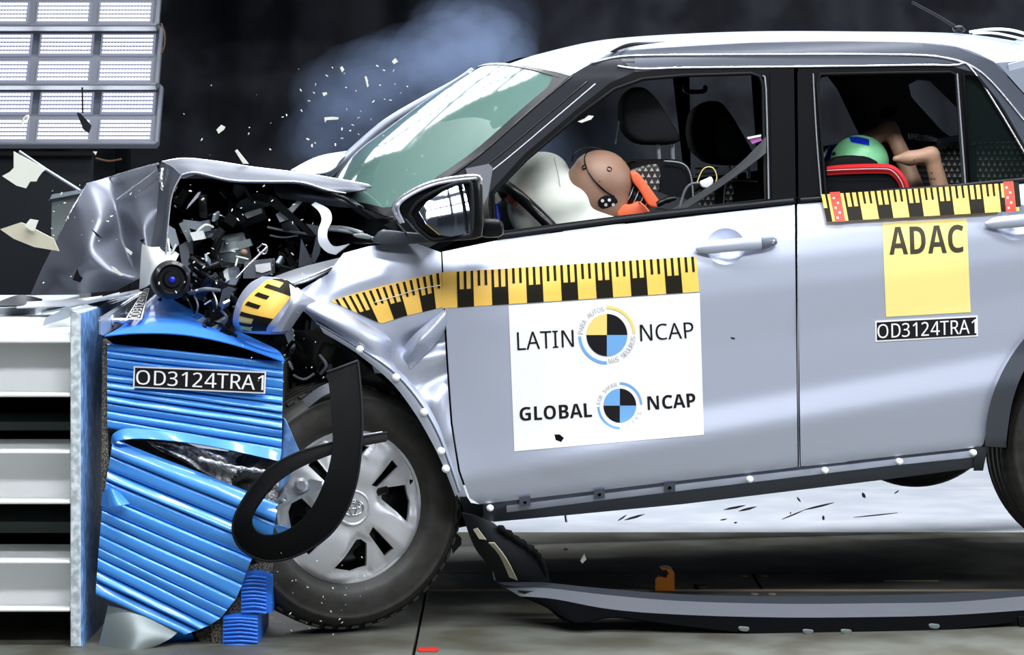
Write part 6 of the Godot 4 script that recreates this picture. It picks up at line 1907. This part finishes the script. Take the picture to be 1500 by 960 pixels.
	for z in [[430, 600, 90, 220, -0.7, -0.3, 40, 0.005, "tiny white fragment whirling through the smoke above the bonnet", "fragments in the smoke"], [250, 460, 265, 430, -0.1, 0.1, 45, 0.0045, "tiny white fragment floating in the engine bay", "fragments in the engine bay"], [60, 235, 270, 420, -0.15, 0.1, 26, 0.004, "tiny white fragment before the crumpled bonnet front", "fragments before the bonnet front"], [395, 540, 790, 930, 0.15, 0.3, 40, 0.003, "tiny pale fragment at the foot of the front wheel", "fragments at the front wheel"], [350, 480, 440, 560, 0.12, 0.2, 22, 0.003, "tiny pale fragment below the curled fender nose", "fragments below the fender nose"], [260, 420, 120, 240, -0.5, -0.2, 12, 0.004, "tiny white fragment against the dark curtain by the lamps", "fragments before the curtain"]]:
		for k in z[6]:
			var m := MeshInstance3D.new()
			m.name = numbered("glass_fragment")
			m.mesh = kinds[rng.randi() % 5]
			m.material_override = M.shard_white
			add_child(m, true)
			m.position = at(rng.randf_range(z[0], z[1]), rng.randf_range(z[2], z[3]), rng.randf_range(z[4], z[5]))
			var s: float = z[7] * rng.randf_range(0.4, 1.4)
			m.basis = Basis.from_euler(Vector3(rng.randf_range(-1, 1), rng.randf_range(-1, 1), rng.randf_range(-3, 3))).scaled(Vector3.ONE * s)
			tag(m, z[8], "fragment", z[9])

func smoke() -> void:
	var o := thing("smoke", "bluish white smoke cloud rising behind the windscreen", "smoke", at(600, 260, -1.9))
	o.set_meta("kind", "stuff")
	for b in [[700, 45, 66, 52, 1.0], [660, 85, 74, 54, 1.2], [725, 80, 62, 54, 0.9], [610, 85, 64, 46, 0.7], [560, 98, 64, 48, 0.6], [535, 130, 74, 56, 0.65], [640, 130, 84, 54, 1.0], [585, 165, 94, 56, 0.8], [480, 140, 52, 50, 0.5], [490, 185, 64, 54, 0.5], [455, 195, 42, 50, 0.4], [540, 195, 76, 44, 0.7], [500, 222, 66, 36, 0.6], [690, 110, 80, 50, 0.9], [650, 35, 56, 42, 0.5], [735, 40, 52, 62, 0.35], [600, 200, 80, 44, 0.6]]:
		puff(o, b, -1.9, 1.05)
	var i := thing("smoke", "thin blue smoke drifting inside the car's front window", "smoke", at(830, 260, -0.9))
	i.set_meta("kind", "stuff")
	for b in [[825, 195, 80, 66, 1.4], [880, 215, 56, 46, 1.2], [785, 240, 64, 46, 1.0], [870, 165, 56, 46, 0.9]]:
		puff(i, b, -1.0, 3.5)

func puff(o: Node3D, b: Array, z: float, k: float) -> void:     # a soft puff: nested shells, thin outside, and a few small ones round it
	var s := (D - z) / F
	var list := []
	for n in [[1.15, 0.16], [0.95, 0.2], [0.72, 0.26], [0.48, 0.3]]:
		list.append([b[0] + rng.randf_range(-8, 8), b[1] + rng.randf_range(-8, 8), b[2] * n[0] * rng.randf_range(0.9, 1.1), b[3] * n[0] * rng.randf_range(0.9, 1.1), n[1]])
	for n in 2:
		var a := rng.randf_range(0, TAU)
		list.append([b[0] + cos(a) * b[2] * 0.6, b[1] + sin(a) * b[3] * 0.6, b[2] * 0.42, b[3] * 0.42, 0.3])
	for l in list:
		var f := FogVolume.new()
		f.name = "puff"
		f.shape = RenderingServer.FOG_VOLUME_SHAPE_ELLIPSOID
		f.size = Vector3(l[2] * 2 * s, l[3] * 2 * s, (l[2] + l[3]) * 1.2 * s)
		var m := FogMaterial.new()
		m.albedo = Color(0.68, 0.78, 0.96)
		m.density = b[4] * k * l[4]
		f.material = m
		o.add_child(f, true)
		f.rotation.z = rng.randf_range(-0.6, 0.6)
		f.position = at(l[0], l[1], z + rng.randf_range(-0.15, 0.15)) - o.position
